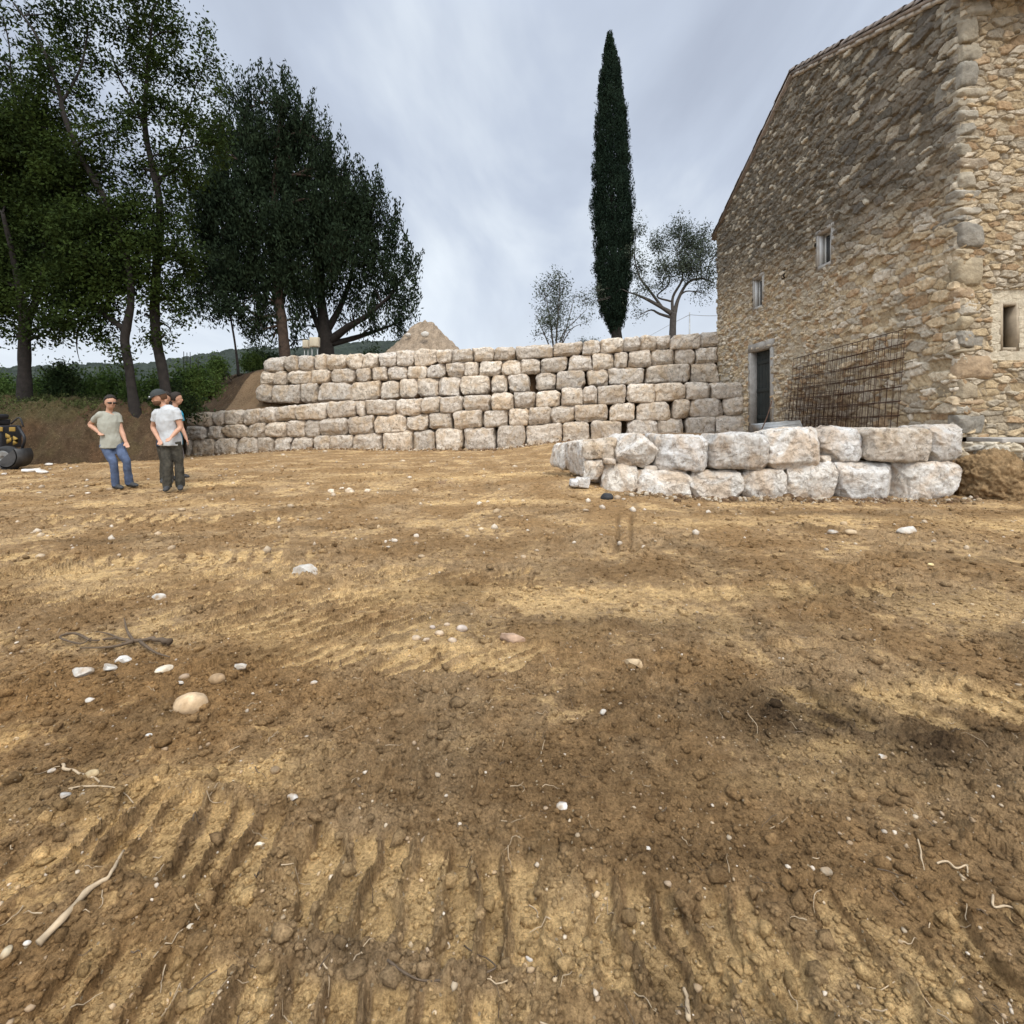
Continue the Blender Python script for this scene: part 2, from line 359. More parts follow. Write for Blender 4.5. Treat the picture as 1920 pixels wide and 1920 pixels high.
def ground_h(x, y, detail=True):
    base = yard_base(x, y)
    wf = sst(.9, 2.2, y)                                                     # keep big bumps out from under the camera
    z = base + .055 * wf * fbm2(x, y, .35, 3, .5, 3) + .030 * fbm2(x, y, 1.1, 3, .5, 8)
    rough = sst(-.30, .35, fbm2(x, y, .9, 3, .55, 21) + .25 * fbm2(x, y, 4, 2, .5, 2))
    dk = np.zeros_like(x); pl = np.zeros_like(x)
    wx = x + .18 * fbm2(x, y, 2.2, 3, .6, 40) ; wy = y + .10 * fbm2(x, y, 2.6, 3, .6, 60) * np.sqrt(y)
    dk = .38 * sst(.12, .45, fbm2(x * .55, y, 1.5, 5, .62, 140)) * (1 - .7 * sst(10, 16, y))
    for cx, cy, rx, ry, a in DARK: dk = np.maximum(dk, (a if a > .7 else .8 * a) * np.exp(-((wx - cx) / rx) ** 2 - ((wy - cy) / ry) ** 2))
    for cx, cy, rx, ry, a in PALE: pl = np.maximum(pl, a * np.exp(-((wx - cx) / rx) ** 2 - ((wy - cy) / ry) ** 2))
    rough = np.clip(rough + 1.1 * dk - .9 * pl, 0, 1)
    pad = np.zeros_like(x); tz = np.zeros_like(x); edge = np.zeros_like(x)
    for a, b, c, hw, sp, hh, x0, x1, sk in TR:
        nx = x + .35 * hw * fbm2(x, y, 5, 2, .5, 70 + a)
        v = (y - (a + b * x + c * x * x)) / hw + (.22 if a < 1.6 else .35) * fbm2(x, y, 6, 3, .6, 90 + a)
        inside = (1 - sst(.75, 1.05, np.abs(v))) * sst(x0, x0 + .25, nx) * (1 - sst(x1 - .25, x1, nx))
        u = (nx + sk * (y - a)) / sp + (.07 if a < 1.6 else .12) * fbm2(x, y, 9, 3, .6, a)
        uf = u - np.floor(u); ui = np.floor(u)
        keep = (h2(ui, np.floor(a * 10), 3) > (.12 if y.size < 10 or a < 1.6 else .30)) * (.55 + .45 * h2(ui, a, 6))
        prof = np.where(uf < .08, 1.2 - uf / .08 * 1.2, (uf - .08) / .92 * .40)   # steep drop then a tilted pad
        prof = np.where(uf > .84, prof + (uf - .84) * 5.0, prof)
        tz = tz + inside * keep * (hh * 1.35 * (prof - .85))
        berm = np.exp(-((np.abs(v) - 1.15) / .22) ** 2) * sst(x0, x0 + .25, nx) * (1 - sst(x1 - .25, x1, nx))
        edge = np.maximum(edge, berm); pad = np.maximum(pad, inside * (keep > 0) * (1 - sst(.78, .9, uf)) * sst(.14, .24, uf))
    for gx in (.206, .232):
        d = np.abs(x - gx * y + .02 * pn2(y * 3, x * 0)); dd = sst(5.1, 5.4, y) * (1 - sst(7.1, 7.4, y)) * np.exp(-(d / .022) ** 2)
        tz = tz - .045 * dd; dk = np.maximum(dk, .30 * dd)
    z = z + tz
    inb = np.clip(pad * 1.6, 0, 1); loose = np.clip(rough * (1 - .95 * inb) + .55 * edge, 0, 1.2)
    near = 1 - sst(4, 9, y)
    z = z + (.0025 + .029 * loose) * (fbm2(x, y, 6, 6, .66, 5) + .35 * (1 - 2 * np.abs(fbm2(x, y, 11, 5, .66, 66))))
    # clods of several sizes
    wn1 = fbm2(x, y, 22, 3, .6, 15)
    for s, k, am, thr in ((.17, 1, .030, .92), (.08, 2, .018, .82), (.036, 3, .010, .60), (.018, 4, .006, .40)):
        if s < .05:
            m = y < (7 if s > .02 else 3.4)
            d = np.full(x.shape, 9.); r = np.zeros(x.shape)
            d[m], r[m] = worley(x[m] + .25 * s * pn2(x[m] / s * 2, y[m] / s * 2), y[m], s, k)
        else: d, r = worley(x + .25 * s * pn2(x / s * 2, y / s * 2), y + .2 * s * pn2(x / s * 2 + 9, y / s * 2), s, k)
        rr = .25 + .35 * r; d = d * (1 + .5 * wn1 + .45 * pn2(x / s * 2.3 + s, y / s * 2.3)); dome = np.clip(1.15 - (d / rr) ** 1.3, 0, 1) ** .8
        z = z + am * (.25 + .75 * loose) * dome * (r > thr) * (.4 + r) * np.clip(1 - 1.3 * pad, 0, 1)
    # colour -------------------------------------------------
    n = fbm2(x, y, 1.0, 5, .62, 33)[..., None]; n2 = fbm2(x, y, 7, 3, .6, 44)[..., None]
    brown = np.array([.262, .158, .070]); ochre = np.array([.56, .37, .168]); dark = np.array([.062, .038, .019]); grey = np.array([.33, .22, .115])
    c = brown * (1 + .25 * n2) + (grey - brown) * np.clip(.40 + 2.2 * n, 0, 1)
    f = np.clip(1.1 * pad[..., None] * (.7 + .8 * n) + pl[..., None] * .95 + .72 * sst(.04, .26, n + .55 * n2 + .35 * fbm2(x, y, 24, 3, .6, 91)[..., None]) * (1 - loose[..., None]), 0, 1)
    c = c + (ochre - c) * f
    left = (sst(.2, 2.0, -x) * (1 - sst(2.2, 3.4, y)))[..., None]
    c = c * (1 + left * np.array([.06, .0, -.10]))
    c = c * (1 + .30 * fbm2(x, y, 30, 3, .6, 71)[..., None])
    d = np.clip(dk[..., None] * (1.0 + .7 * n2), 0, .92); c = c + (dark - c) * d
    return z, np.clip(c, .01, .9)

def grid_faces(ny, nx):
    i = np.arange(ny - 1)[:, None] * nx; j = np.arange(nx - 1)[None]
    return np.stack([i + j, i + j + 1, i + nx + j + 1, i + nx + j], -1).reshape(-1, 4)
NY, NX = 860, 1060
t = np.linspace(0, 1, NY); yy = np.exp(np.log(.72) + (np.log(27) - np.log(.72)) * (.78 * t + .22 * t * t)); uu = np.linspace(-1.22, 1.22, NX)
Y, U = np.meshgrid(yy, uu, indexing='ij'); X = U * Y * 1.0
gz, gc = ground_h(X, Y)
g = MB(); g.add(np.stack([X, Y, gz], -1), grid_faces(NY, NX), gc.reshape(-1, 3))
# the rest of the sheet, coarse, out to the horizon
cx = np.concatenate([np.linspace(-900, -60, 12), np.linspace(-50, 50, 101), np.linspace(60, 900, 12)]); cy = np.concatenate([np.linspace(-400, -22, 8), np.linspace(-20, 40, 61), np.linspace(60, 900, 12)])
CY, CX = np.meshgrid(cy, cx, indexing='ij')
inn = (CY > .6) & (CY < 27.5) & (np.abs(CX) < 1.25 * CY + 1)
cz = yard_base(CX, CY) + .03 * fbm2(CX, CY, .35, 3) - np.where(inn, .35, .03)
g.add(np.stack([CX, CY, cz], -1), grid_faces(len(cy), len(cx)), np.array([.27, .18, .09]))
ground = g.build('ground', M['dirt']); tag(ground, kind='structure')
def gh(x, y):
    return float(ground_h(np.array([[float(x)]]), np.array([[float(y)]]))[0][0, 0])
def ghs(x, y):
    z, c = ground_h(x[None], y[None]); return z[0], c[0]

# left embankment, ledges and upper terrace in one relief function
def hill_h(x, y):
    # 1. bank behind the men
    s1 = (y - (14.9 + (x + 14.5) * .40)) / 1.9; s2 = (-.648 * y - .05 - x) / 1.2
    b = np.minimum(s1, s2); z = -.55 + 2.25 * sst(-.12, 1, b) + .30 * sst(1, 3, b)
    # 2. behind lower tier
    lz = 1.45 + 1.15 * sst(-15, 9, x); uz = 4.15 + .75 * sst(-12.5, 9, x)
    e = y - low_line(x) - .45; m = sst(-.02, .12, e) * sst(-16.2, -15.4, x - 0 * y)
    slope = sst(.2, 4.6, e); fl = sst(-21, -14.0, x)
    zz = lz + (uz - lz) * slope * fl * (x < -12.2) + 0
    e2 = y - up_line(x) - .45; zz = np.where((x >= -12.2), np.where(e2 > 0, uz, lz), zz)
    z = np.where((e > 0) & (x > -16.0), np.maximum(z, zz), z)
    z2 = lz + (uz - lz) * sst(.2, 5.6, e) * sst(-25, -15.0, x); z = np.where((x <= -16.0) & (y > 24), np.maximum(z, np.minimum(z2, 1.9 + 2.3 * sst(-24, -15.5, x))), z)
    return z
hx = np.concatenate([np.arange(-46, -22, .2), np.arange(-22, -10.5, .055), np.arange(-10.5, 24, .2)]); hy = np.concatenate([np.arange(13.5, 14.6, .2), np.arange(14.6, 20, .055), np.arange(20, 33, .1), np.arange(33, 95, 1.2)])
HY, HX = np.meshgrid(hy, hx, indexing='ij'); HZ = hill_h(HX, HY)
nn = fbm2(HX, HY, .8, 5, .6, 12); bw = (HX < -10) & (HY < 24); d_, r_ = worley(HX, HY, .32, 6); d2_, r2_ = worley(HX, HY, .14, 7)
HZ = HZ + (.10 * nn + .05 * fbm2(HX, HY, 4, 3, .6, 3)) * (HZ > -.3) + bw * (HZ > -.4) * (.22 * fbm2(HX, HY, 1.1, 3, .6, 8) + .16 * np.clip(1 - (d_ / (.3 + .4 * r_)) ** 2, 0, 1) * (r_ > .45) + .08 * np.clip(1 - (d2_ / .6) ** 2, 0, 1) * r2_ + .10 * fbm2(HX, HY, 5, 4, .65, 9))
hn = fbm2(HX, HY, 1.5, 4, .6, 5)[..., None]
soil = np.array([.062, .040, .022]) * (1 + .7 * hn) * (1 + .5 * fbm2(HX, HY, 6, 3, .6, 2)[..., None]); red = np.array([.13, .07, .034]); weeds = np.array([.055, .050, .020])
wm = np.clip(sst(1.0, 1.6, HZ) * (HX < -14.0) * (HY < 21.5) + .55 * sst(.0, .35, hn[..., 0]) * (HX < -12) * (HY < 22), 0, 1)[..., None] * .6
hc = soil + (red - soil) * .4 * sst(.0, .4, -hn); hc = hc + (weeds - hc) * wm
up = ((HX > -14.5) & (HY > 24.5))[..., None]; hc = np.where(up, np.array([.19, .125, .07]) * (1 + .4 * hn), hc)
g = MB(); g.add(np.stack([HX, HY, HZ], -1), grid_faces(len(hy), len(hx)), hc.reshape(-1, 3))
tag(g.build('embankment_terrain', M['dirt']), kind='structure')
# small terrace behind the front wall
tx = np.arange(.6, 9.6, .08); ty = np.arange(9.4, 21.5, .08); TY, TX = np.meshgrid(ty, tx, indexing='ij')
def terr_h(x, y):
    ed = np.minimum(y - (9.62 + .0 * x) - .9 * (1 - sst(1.2, 2.4, x)), (x - 1.75) )
    top = .42 + .42 * sst(1.5, 6.5, x) - .03 * (y - 15) * .3
    return np.where(y > 12.6, -.6 + (top + .6) * sst(-.1, .9, x - 1.7), -.6 + (top + .6) * sst(.0, .22, ed)) + .03 * fbm2(x, y, 2, 4)
TZ = terr_h(TX, TY)
g = MB(); g.add(np.stack([TX, TY, TZ], -1), grid_faces(len(ty), len(tx)), np.array([.24, .155, .08]))
tag(g.build('terrace_ground', M['dirt']), kind='structure')

# far wooded hills
def m_hill():
    m, t, b = newmat('wooded_hill', 1.); v = objco(t)
    c = ramp(t, noise(t, .16, 6, .7, v), [(.32, (.014, .020, .015)), (.5, (.026, .034, .025)), (.68, (.046, .056, .038))]); t.links.new(c, b.inputs['Base Color'])
    bump(t, b, noise(t, .5, 4, .7, v), 1., 1.5); return m
sil = [(-700, 705), (-200, 700), (0, 690), (80, 688), (156, 684), (260, 684), (325, 676), (378, 667), (456, 657), (500, 656), (560, 655), (640, 648), (690, 644), (745, 642), (790, 650), (850, 664), (950, 690), (1100, 720), (1500, 745), (2600, 760)]
spx = np.array([s[0] for s in sil]); spy = np.array([s[1] for s in sil])
u = np.linspace(-700, 2600, 1500); dd = np.concatenate([np.linspace(90, 290, 60), np.linspace(292, 330, 40)])
D, Uu = np.meshgrid(dd, u, indexing='ij'); topz = CH + (785 - np.interp(Uu, spx, spy)) * 300 / 960 - 3.2
f = sst(60, 300, D) ** 1.2 * (1 - .3 * sst(300, 330, D)); XX = (Uu - 960) * D / 960
zz = -6 + (topz + 6) * f
dW, rW = worley(XX, D, 5.5, 2); zz = zz + (3.6 * np.clip(1 - (dW / .75) ** 2, 0, 1) * (.4 + .6 * rW) + 1.2 * fbm2(XX, D, .35, 3)) * sst(.05, .25, f)
g = MB(); g.add(np.stack([XX, D, zz], -1), grid_faces(len(dd), len(u))); tag(g.build('hills', m_hill()), kind='structure')

# ---------------------------------------------------------------- quarried blocks
def cube_grid(nx, ny, nz):
    "surface grid of the cube [-1,1]^3, welded"
    idx = {}; V = []; F = []
    def vid(i, j, k):
        q = (i, j, k)
        if q not in idx: idx[q] = len(V); V.append((2 * i / nx - 1, 2 * j / ny - 1, 2 * k / nz - 1))
        return idx[q]
    for i in range(nx):
        for k in range(nz):
            F.append((vid(i, 0, k), vid(i + 1, 0, k), vid(i + 1, 0, k + 1), vid(i, 0, k + 1)))
            F.append((vid(i, ny, k), vid(i, ny, k + 1), vid(i + 1, ny, k + 1), vid(i + 1, ny, k)))
    for i in range(nx):
        for j in range(ny):
            F.append((vid(i, j, nz), vid(i + 1, j, nz), vid(i + 1, j + 1, nz), vid(i, j + 1, nz)))
            F.append((vid(i, j, 0), vid(i, j + 1, 0), vid(i + 1, j + 1, 0), vid(i + 1, j, 0)))
    for j in range(ny):
        for k in range(nz):
            F.append((vid(0, j, k), vid(0, j, k + 1), vid(0, j + 1, k + 1), vid(0, j + 1, k)))
            F.append((vid(nx, j, k), vid(nx, j + 1, k), vid(nx, j + 1, k + 1), vid(nx, j, k + 1)))
    return np.array(V), np.array(F)
CG = {'a': cube_grid(26, 10, 20), 'b': cube_grid(56, 20, 42), 'c': cube_grid(10, 6, 8)}
def block(corners, back, lod='a', rad=.10, am=.035, seed=0, jit=.055, mb=None, hull=1.):
    """corners: bottom-left, bottom-right, top-right, top-left of the face; back: vector into the bank"""
    V, F = CG[lod]; c = np.array(corners, float); r = np.random.default_rng(seed)
    w = np.linalg.norm(c[1] - c[0]); h = np.linalg.norm(c[3] - c[0]); d = np.linalg.norm(back)
    c = c + r.normal(0, jit, (4, 1)) * (c[1] - c[0]) / w * .6 + r.normal(0, jit, (4, 1)) * (c[3] - c[0]) / h * .35
    # rounded box in metric space, with chamfered corners of differing size
    hw, hh, hd = w / 2, h / 2, d / 2; p = V * [hw, hd, hh]
    q = V * 1.0
    kr = r.uniform(.5, 2.0, 8); corner = ((V[:, 0] > 0) * 4 + (V[:, 1] > 0) * 2 + (V[:, 2] > 0)).astype(int)
    rr = np.minimum(rad * .55 * kr[corner], .45 * min(w, h, d))[:, None]
    inner = np.clip(p, -(np.array([hw, hd, hh]) - rr), np.array([hw, hd, hh]) - rr); dv = p - inner; ln = np.linalg.norm(dv, axis=1)[:, None]
    p = inner + np.where(ln > 1e-6, dv / np.maximum(ln, 1e-6) * np.minimum(ln, rr), dv)
    nrm = p / np.array([hw, hd, hh]) ; nrm = np.sign(nrm) * np.abs(nrm) ** 4; nrm /= np.linalg.norm(nrm, axis=1)[:, None] + 1e-9
    s = r.random(3) * 60
    dims = np.array([hw, hd, hh])
    for _ in range(11):
        e3 = r.choice([-1, 0, 1], 3, p=[.42, .16, .42]).astype(float); e3[1] = -1 if r.random() < .72 else 0
        if np.abs(e3).sum() < 2: continue
        nn_ = e3 * r.uniform(.45, 1.3, 3); nn_ /= np.linalg.norm(nn_); kk = (np.abs(nn_) * dims).sum() - r.uniform(.3, 1.5) * rad * (1.25 if np.abs(e3).sum() > 2 else .8)
        p = p - np.maximum(p @ nn_ - kk, 0)[:, None] * nn_
    n1 = fbm3(p + s, 1.6, 2); n2 = fbm3(p + s + 9, 5.5, 4, .6); rid = 1 - 2 * np.abs(pn3((p + s) * 3.3))
    p = p + nrm * (am * 1.5 * n1 + am * 1.1 * n2 + am * .7 * rid + am * .35 * np.round(2.6 * fbm3(p + s + 3, 2.6, 2)) )[:, None]
    # belly and lean of the face
    p[:, 1] -= (.05 * (1 - V[:, 0] ** 2) * (1 - V[:, 2] ** 2) + r.normal(0, .02) + r.normal(0, .035) * V[:, 0] + r.normal(0, .03) * V[:, 2]) * (V[:, 1] < 0) * min(1, h / .6)
    s_ = (p[:, 0] / hw + 1) / 2; t_ = (p[:, 2] / hh + 1) / 2; e_ = (p[:, 1] / hd + 1) / 2
    W_ = (c[0] * ((1 - s_) * (1 - t_))[:, None] + c[1] * (s_ * (1 - t_))[:, None] + c[2] * (s_ * t_)[:, None] + c[3] * ((1 - s_) * t_)[:, None])
    return W_ + np.asarray(back)[None] * e_[:, None], F
def wall_at(px, py, line):
    "ray through the pixel onto a vertical wall whose face is y = line(x)"
    k = (px - 960) / 960; a = line(0); b = line(1) - line(0); d = a / (1 - b * k); return P(px, py, d)
SEED = [100]
def tier(wall, rows, line, back, mat, lod, name='stone_block', rad=.1, am=.035):
    for xs, tops, bots, adv in rows:
        tx_, ty_ = zip(*tops); bx_, by_ = zip(*bots)
        for (x0, x1) in xs:
            SEED[0] += 1; g_ = 1.0
            ln = (lambda x, a=adv: line(x) - a)
            cs = [wall_at(x0 + g_, np.interp(x0, bx_, by_) - .2, ln), wall_at(x1 - g_, np.interp(x1, bx_, by_) - .2, ln),
                  wall_at(x1 - g_, np.interp(x1, tx_, ty_) + .4, ln), wall_at(x0 + g_, np.interp(x0, tx_, ty_) + .4, ln)]
            V, F = block(cs, back, lod, rad, am, SEED[0]); MB().add(V, F).build(name, mat, wall)
A_t = [(492, 673), (545, 667), (600, 665), (660, 663), (710, 661), (760, 655), (830, 655), (866, 653), (950, 651), (1000, 646), (1065, 643), (1108, 638), (1150, 633), (1190, 631), (1250, 629), (1290, 626), (1345, 620)]
A_b = [(492, 697), (560, 694), (660, 692), (710, 688), (760, 686), (800, 684), (866, 679), (950, 675), (1000, 671), (1065, 667), (1108, 664), (1150, 661), (1190, 657), (1250, 655), (1290, 653), (1345, 649)]
B_b = [(488, 721), (560, 719), (640, 718), (710, 714), (780, 710), (855, 707), (918, 704), (995, 701), (1040, 697), (1088, 695), (1130, 692), (1165, 689), (1243, 685), (1286, 682), (1345, 679)]
C_b = [(481, 753), (530, 756), (625, 754), (680, 750), (765, 745), (842, 741), (935, 737), (1022, 732), (1070, 728), (1120, 723), (1250, 718), (1348, 716)]
D_t = [(346, 776), (408, 771), (468, 767), (530, 761), (580, 757), (638, 753), (710, 750), (765, 748), (845, 743), (940, 738), (1025, 733), (1070, 727), (1147, 721), (1200, 720), (1308, 717), (1395, 716)]
D_b = [(346, 800), (408, 799), (468, 796), (530, 790), (580, 787), (638, 784), (673, 779), (765, 777), (845, 773), (940, 768), (1025, 763), (1105, 759), (1200, 754), (1257, 752), (1308, 748), (1395, 746)]
E_b = [(346, 826), (438, 821), (516, 820), (584, 819), (674, 815), (730, 809), (825, 805), (927, 801), (1010, 796), (1110, 789), (1225, 788), (1278, 784), (1325, 780), (1395, 778)]
F_b = [(347, 855), (460, 852), (564, 850), (640, 846), (745, 846), (840, 845), (958, 843), (1015, 839), (1078, 832), (1135, 830), (1200, 828), (1395, 818)]
def pairs(s): v = [int(q) for q in s.split()]; return list(zip(v[::2], v[1::2]))
A_x = pairs('492 530 531 556 556 587 587 610 611 646 648 677 677 708 709 742 742 777 777 818 819 846 846 886 886 925 926 966 966 1038 1039 1091 1091 1126 1127 1170 1170 1201 1201 1230 1230 1257 1258 1316 1316 1350')
B_x = pairs('488 515 516 538 539 580 580 618 618 665 666 694 695 725 726 761 762 801 802 834 835 870 870 896 897 940 940 977 978 1014 1015 1065 1065 1109 1111 1150 1151 1179 1179 1220 1221 1266 1267 1306 1307 1349')
C_x = pairs('481 507 507 561 561 595 596 656 656 712 712 747 747 782 782 821 821 863 863 918 919 952 952 993 1004 1042 1044 1098 1101 1139 1141 1208 1210 1295 1295 1348')
D_x = pairs('346 366 366 396 396 421 422 451 452 485 485 513 513 552 552 610 611 665 666 681 681 738 740 789 789 824 825 865 865 918 920 963 964 1003 1003 1047 1050 1092 1093 1119 1120 1173 1174 1229 1229 1285 1285 1333 1334 1395')
E_x = pairs('346 384 384 416 416 461 461 495 496 536 536 569 569 599 599 648 649 699 700 760 761 802 802 847 848 903 904 950 950 989 991 1031 1032 1077 1078 1141 1143 1193 1194 1258 1261 1296 1296 1357 1358 1395')
F_x = pairs('347 359 359 399 399 440 441 481 483 512 513 543 544 583 584 618 618 660 661 711 717 772 773 814 815 867 868 927 930 984 986 1053 1054 1104 1107 1166 1175 1232 1233 1282 1284 1341 1342 1399')
up_back = np.array([.13, 1., 0]) * .75; lo_back = np.array([.168, 1., 0]) * .75
W1 = empty('retaining_wall', (0, up_line(0), 4), 'upper set back tier of the long dry stone block wall, three courses under the trees', 'stone wall')
tier(W1, [(A_x, A_t, A_b, 0.0), (B_x, A_b, B_b, .05), (C_x, B_b, C_b, .10)], up_line, up_back, M['lime_old'], 'a', rad=.10, am=.036)
W2 = empty('retaining_wall', (0, low_line(0), 1), 'lower tier of the long dry stone block wall, three courses standing on the yard', 'stone wall')
tier(W2, [(D_x, D_t, D_b, 0.0), (E_x, D_b, E_b, .06), (F_x, E_b, F_b, .12)], low_line, lo_back, M['lime_old'], 'a', rad=.10, am=.036)
# front low wall ------------------------------------------------
W3 = empty('retaining_wall', (5, 9.6, .5), 'low white quarried block wall of two courses in front of the house', 'stone wall')
FD = 9.3
def fb(x0, x1, yt0, yt1, yb0, yb1, d0=FD, d1=FD, back=(0, .85, 0), rad=.08, am=.034, mat=None):
    SEED[0] += 1
    cs = [P(x0 + 1, yb0, d0), P(x1 - 1, yb1, d1), P(x1 - 1, yt1, d1), P(x0 + 1, yt0, d0)]
    V, F = block(cs, back, 'b', rad, am, SEED[0], .02); return MB().add(V, F).build('stone_block', mat or M['lime_new'], W3)
fb(1034, 1062, 831, 829, 872, 880, 12.3, 11.3, (1.0, .2, 0)); fb(1058, 1094, 829, 826, 878, 893, 11.3, 10.1, (.9, .3, 0))
fb(1092, 1156, 829, 823, 860, 863, 10.0, 9.6, (.1, .8, 0), .06, .03, M['lime_old']); fb(1157, 1233, 818, 816, 872, 876, 9.4, 9.3, rad=.15); fb(1233, 1335, 816, 819, 884, 882, rad=.13)
fb(1336, 1443, 815, 817, 878, 881); fb(1443, 1545, 808, 802, 880, 876, 9.3, 9.25, rad=.11); fb(1545, 1627, 804, 806, 864, 869, 9.5, 9.4, rad=.11); fb(1629, 1746, 805, 805, 864, 868, rad=.06, mat=M['lime_old'])
fb(1746, 1811, 801, 798, 866, 866, 9.35, 9.35, rad=.1)
fb(1092, 1132, 864, 862, 906, 906, 9.95, 9.75, (.2, .7, 0)); fb(1134, 1198, 870, 874, 922, 928, 9.55, 9.35); fb(1198, 1295, 884, 884, 937, 937, rad=.06); fb(1294, 1394, 885, 886, 936, 936); fb(1400, 1478, 884, 882, 938, 938)
fb(1479, 1577, 874, 870, 938, 942, rad=.08); fb(1577, 1685, 869, 869, 940, 940, rad=.14); fb(1687, 1802, 869, 870, 938, 938, rad=.12)
for (a, b_, c_, d_) in ((1206, 1236, 874, 884), (1134, 1158, 861, 871), (1542, 1560, 855, 870), (1082, 1106, 898, 914), (1068, 1086, 900, 914)):
    fb(a, b_, c_, c_, d_, d_, 9.45, 9.45, (0, .25, 0), .02, .01)
# ---------------------------------------------------------------- stone farmhouse
GX = 9.19; YN, YF, YR = 10.5, 22.9, 16.65        # gable plane, near corner, far corner, ridge
def roof_z(y): return np.where(y < YR, 10.15 + (y - YN) / (YR - YN) * 2.38, 9.6 + (YF - y) / (YF - YR) * 2.93)
house = empty('farmhouse', (GX, YN, 0), 'tall old stone farmhouse with rubble gable wall and small windows', 'house')
WARM = np.array([(.56, .45, .295), (.50, .40, .26), (.64, .55, .41), (.52, .45, .345), (.47, .335, .205), (.68, .61, .50), (.46, .41, .33), (.60, .48, .32)])
GREY = np.array([(.15, .135, .11), (.115, .105, .09), (.19, .17, .14), (.22, .20, .16), (.12, .11, .09), (.25, .225, .185), (.16, .14, .11), (.46, .42, .34)])
def stones(u, v, cw, ch, seed, big=.12):
    "irregular coursed rubble: id random, distance to joint"
    U = u / cw + .25 * fbm2(u, v, 1.2, 2, .5, seed); Vv = v / ch + .35 * fbm2(u, v, .8, 2, .5, seed + 5)
    xi = np.floor(U); yi = np.floor(Vv); b1 = np.full(u.shape, 99.); b2 = np.full(u.shape, 99.); ax = np.zeros(u.shape); ay = ax.copy(); bx = ax.copy(); by = ax.copy(); rid = ax.copy()
    ar = ch / cw
    for a in range(-2, 3):
        for b in range(-2, 3):
            cx = xi + a; cy = yi + b; sh = .5 * (np.mod(cy, 2))
            qx = cx + .5 + .75 * (h2(cx, cy, seed) - .5) + sh - .25; qy = cy + .5 + .65 * (h2(cx, cy, seed + 1) - .5); an_ = (h2(cx, cy, seed + 6) - .5) * 1.1; ca, sa = np.cos(an_), np.sin(an_); asp = .75 + 1.1 * h2(cx, cy, seed + 7)
            w = (h2(cx, cy, seed + 2) ** 3) * 1.1 * (1 + big * 4) - .1
            ex0 = (U - qx); ey0 = (Vv - qy); ex = ex0 * ca + ey0 * sa; ey = ey0 * ca - ex0 * sa; d = np.maximum(np.abs(ex) / asp ** .5, np.abs(ey) * asp ** .5) ** 2 * .55 + .55 * (ex * ex / asp + ey * ey * asp) - w * .62
            m = d < b1; m2 = (~m) & (d < b2)
            bx = np.where(m, ax, np.where(m2, qx, bx)); by = np.where(m, ay, np.where(m2, qy, by)); b2 = np.where(m, b1, np.where(m2, d, b2))
            ax = np.where(m, qx, ax); ay = np.where(m, qy, ay); b1 = np.where(m, d, b1); rid = np.where(m, h2(cx, cy, seed + 9), rid)
    sep_ = np.hypot((ax - bx), (ay - by)) + .2
    return rid, (b2 - b1) / (2 * sep_) * (cw + ch) / 2, h2(ax * 10, ay * 10, seed + 3)
def rubble(u, v, seed, cw, ch, greyness, mort=(.47, .395, .29), jw=.010):
    rid, e_, r2 = stones(u, v, cw, ch, seed); n = fbm2(u, v, 9, 4, .6, seed); e_ = e_ + .008 * n
    prof = np.clip(e_ / (jw * 2.0), 0, 1) ** .6; h = prof * (.020 + .055 * r2) + .030 * n * prof + .006 * fbm2(u, v, 30, 2, .6, seed)
    h = h + prof * (.05 * (rid - .5)) * (u * 0 + 1)
    k = np.minimum((rid * 8).astype(int), 7); k2 = np.minimum((h2(rid * 50, r2 * 20) * 8).astype(int), 7)
    cw_ = WARM[k]; cg_ = GREY[k2]; g_ = greyness[..., None]
    thr = np.clip(g_ + .35 * (r2[..., None] - .5), 0, 1); c = cw_ + (cg_ - cw_) * thr; c = c * (.72 + .50 * r2[..., None])
    mc = np.array(mort) * (1 - .62 * g_); mo = (1 - sst(jw * .4, jw * 1.2, e_))[..., None]; c = c + (mc - c) * mo; cr = (1 - sst(0, jw * .45, np.abs(e_ - jw * .55)))[..., None] * (.55 + .45 * r2[..., None]); c = c * (1 - .45 * cr * sst(-.1, .3, n)[..., None])
    c = c * (1 + .25 * fbm2(u, v, 14, 3, .6, seed + 1)[..., None])
    return h, np.clip(c, .01, .95)
# openings on the gable: (y0,y1,z0,z1)
def on_g(px): return GX * 960 / (px - 960)
def zz_(py, d): return CH + (785 - py) * d / 960
dy0, dy1 = on_g(1447), on_g(1411); door = (dy0, dy1, .80, 3.88)
w1 = (on_g(1561), on_g(1537), zz_(497, 15.1), zz_(437, 15.1)); w2 = (on_g(1431), on_g(1416), zz_(574, 19.0), zz_(521, 19.0))
OP = [door, w1, w2]
ny_, nz_ = 640, 560
ys = np.linspace(YN, YF, ny_); tt = np.linspace(0, 1, nz_); YY, TT = np.meshgrid(ys, tt, indexing='ij'); ZB = -.7
ZZ = ZB + TT * (roof_z(YY) - ZB)
gr = np.clip(sst(3.6, 7.2, ZZ + 1.4 * fbm2(YY, ZZ, .35, 4, .6, 3) - .12 * (YY - YN)) * .95 + .15 * sst(0, .5, fbm2(YY, ZZ, .5, 3)), 0, 1)
gr = np.clip(gr - .35 * (1 - sst(.4, 2.2, YY - YN)) * (1 - sst(5.5, 8.5, ZZ)), 0, 1)
siz = sst(13.5, 15.5, YY)
h1, c1 = rubble(YY, ZZ, 1, .29, .145, gr); h3, c3 = rubble(YY, ZZ, 7, .19, .10, gr)
k = sst(.3, .6, siz + .3 * fbm2(YY, ZZ, 1.5, 3)); h = np.where(k > .5, h3, h1); c = np.where((k > .5)[..., None], c3, c1)
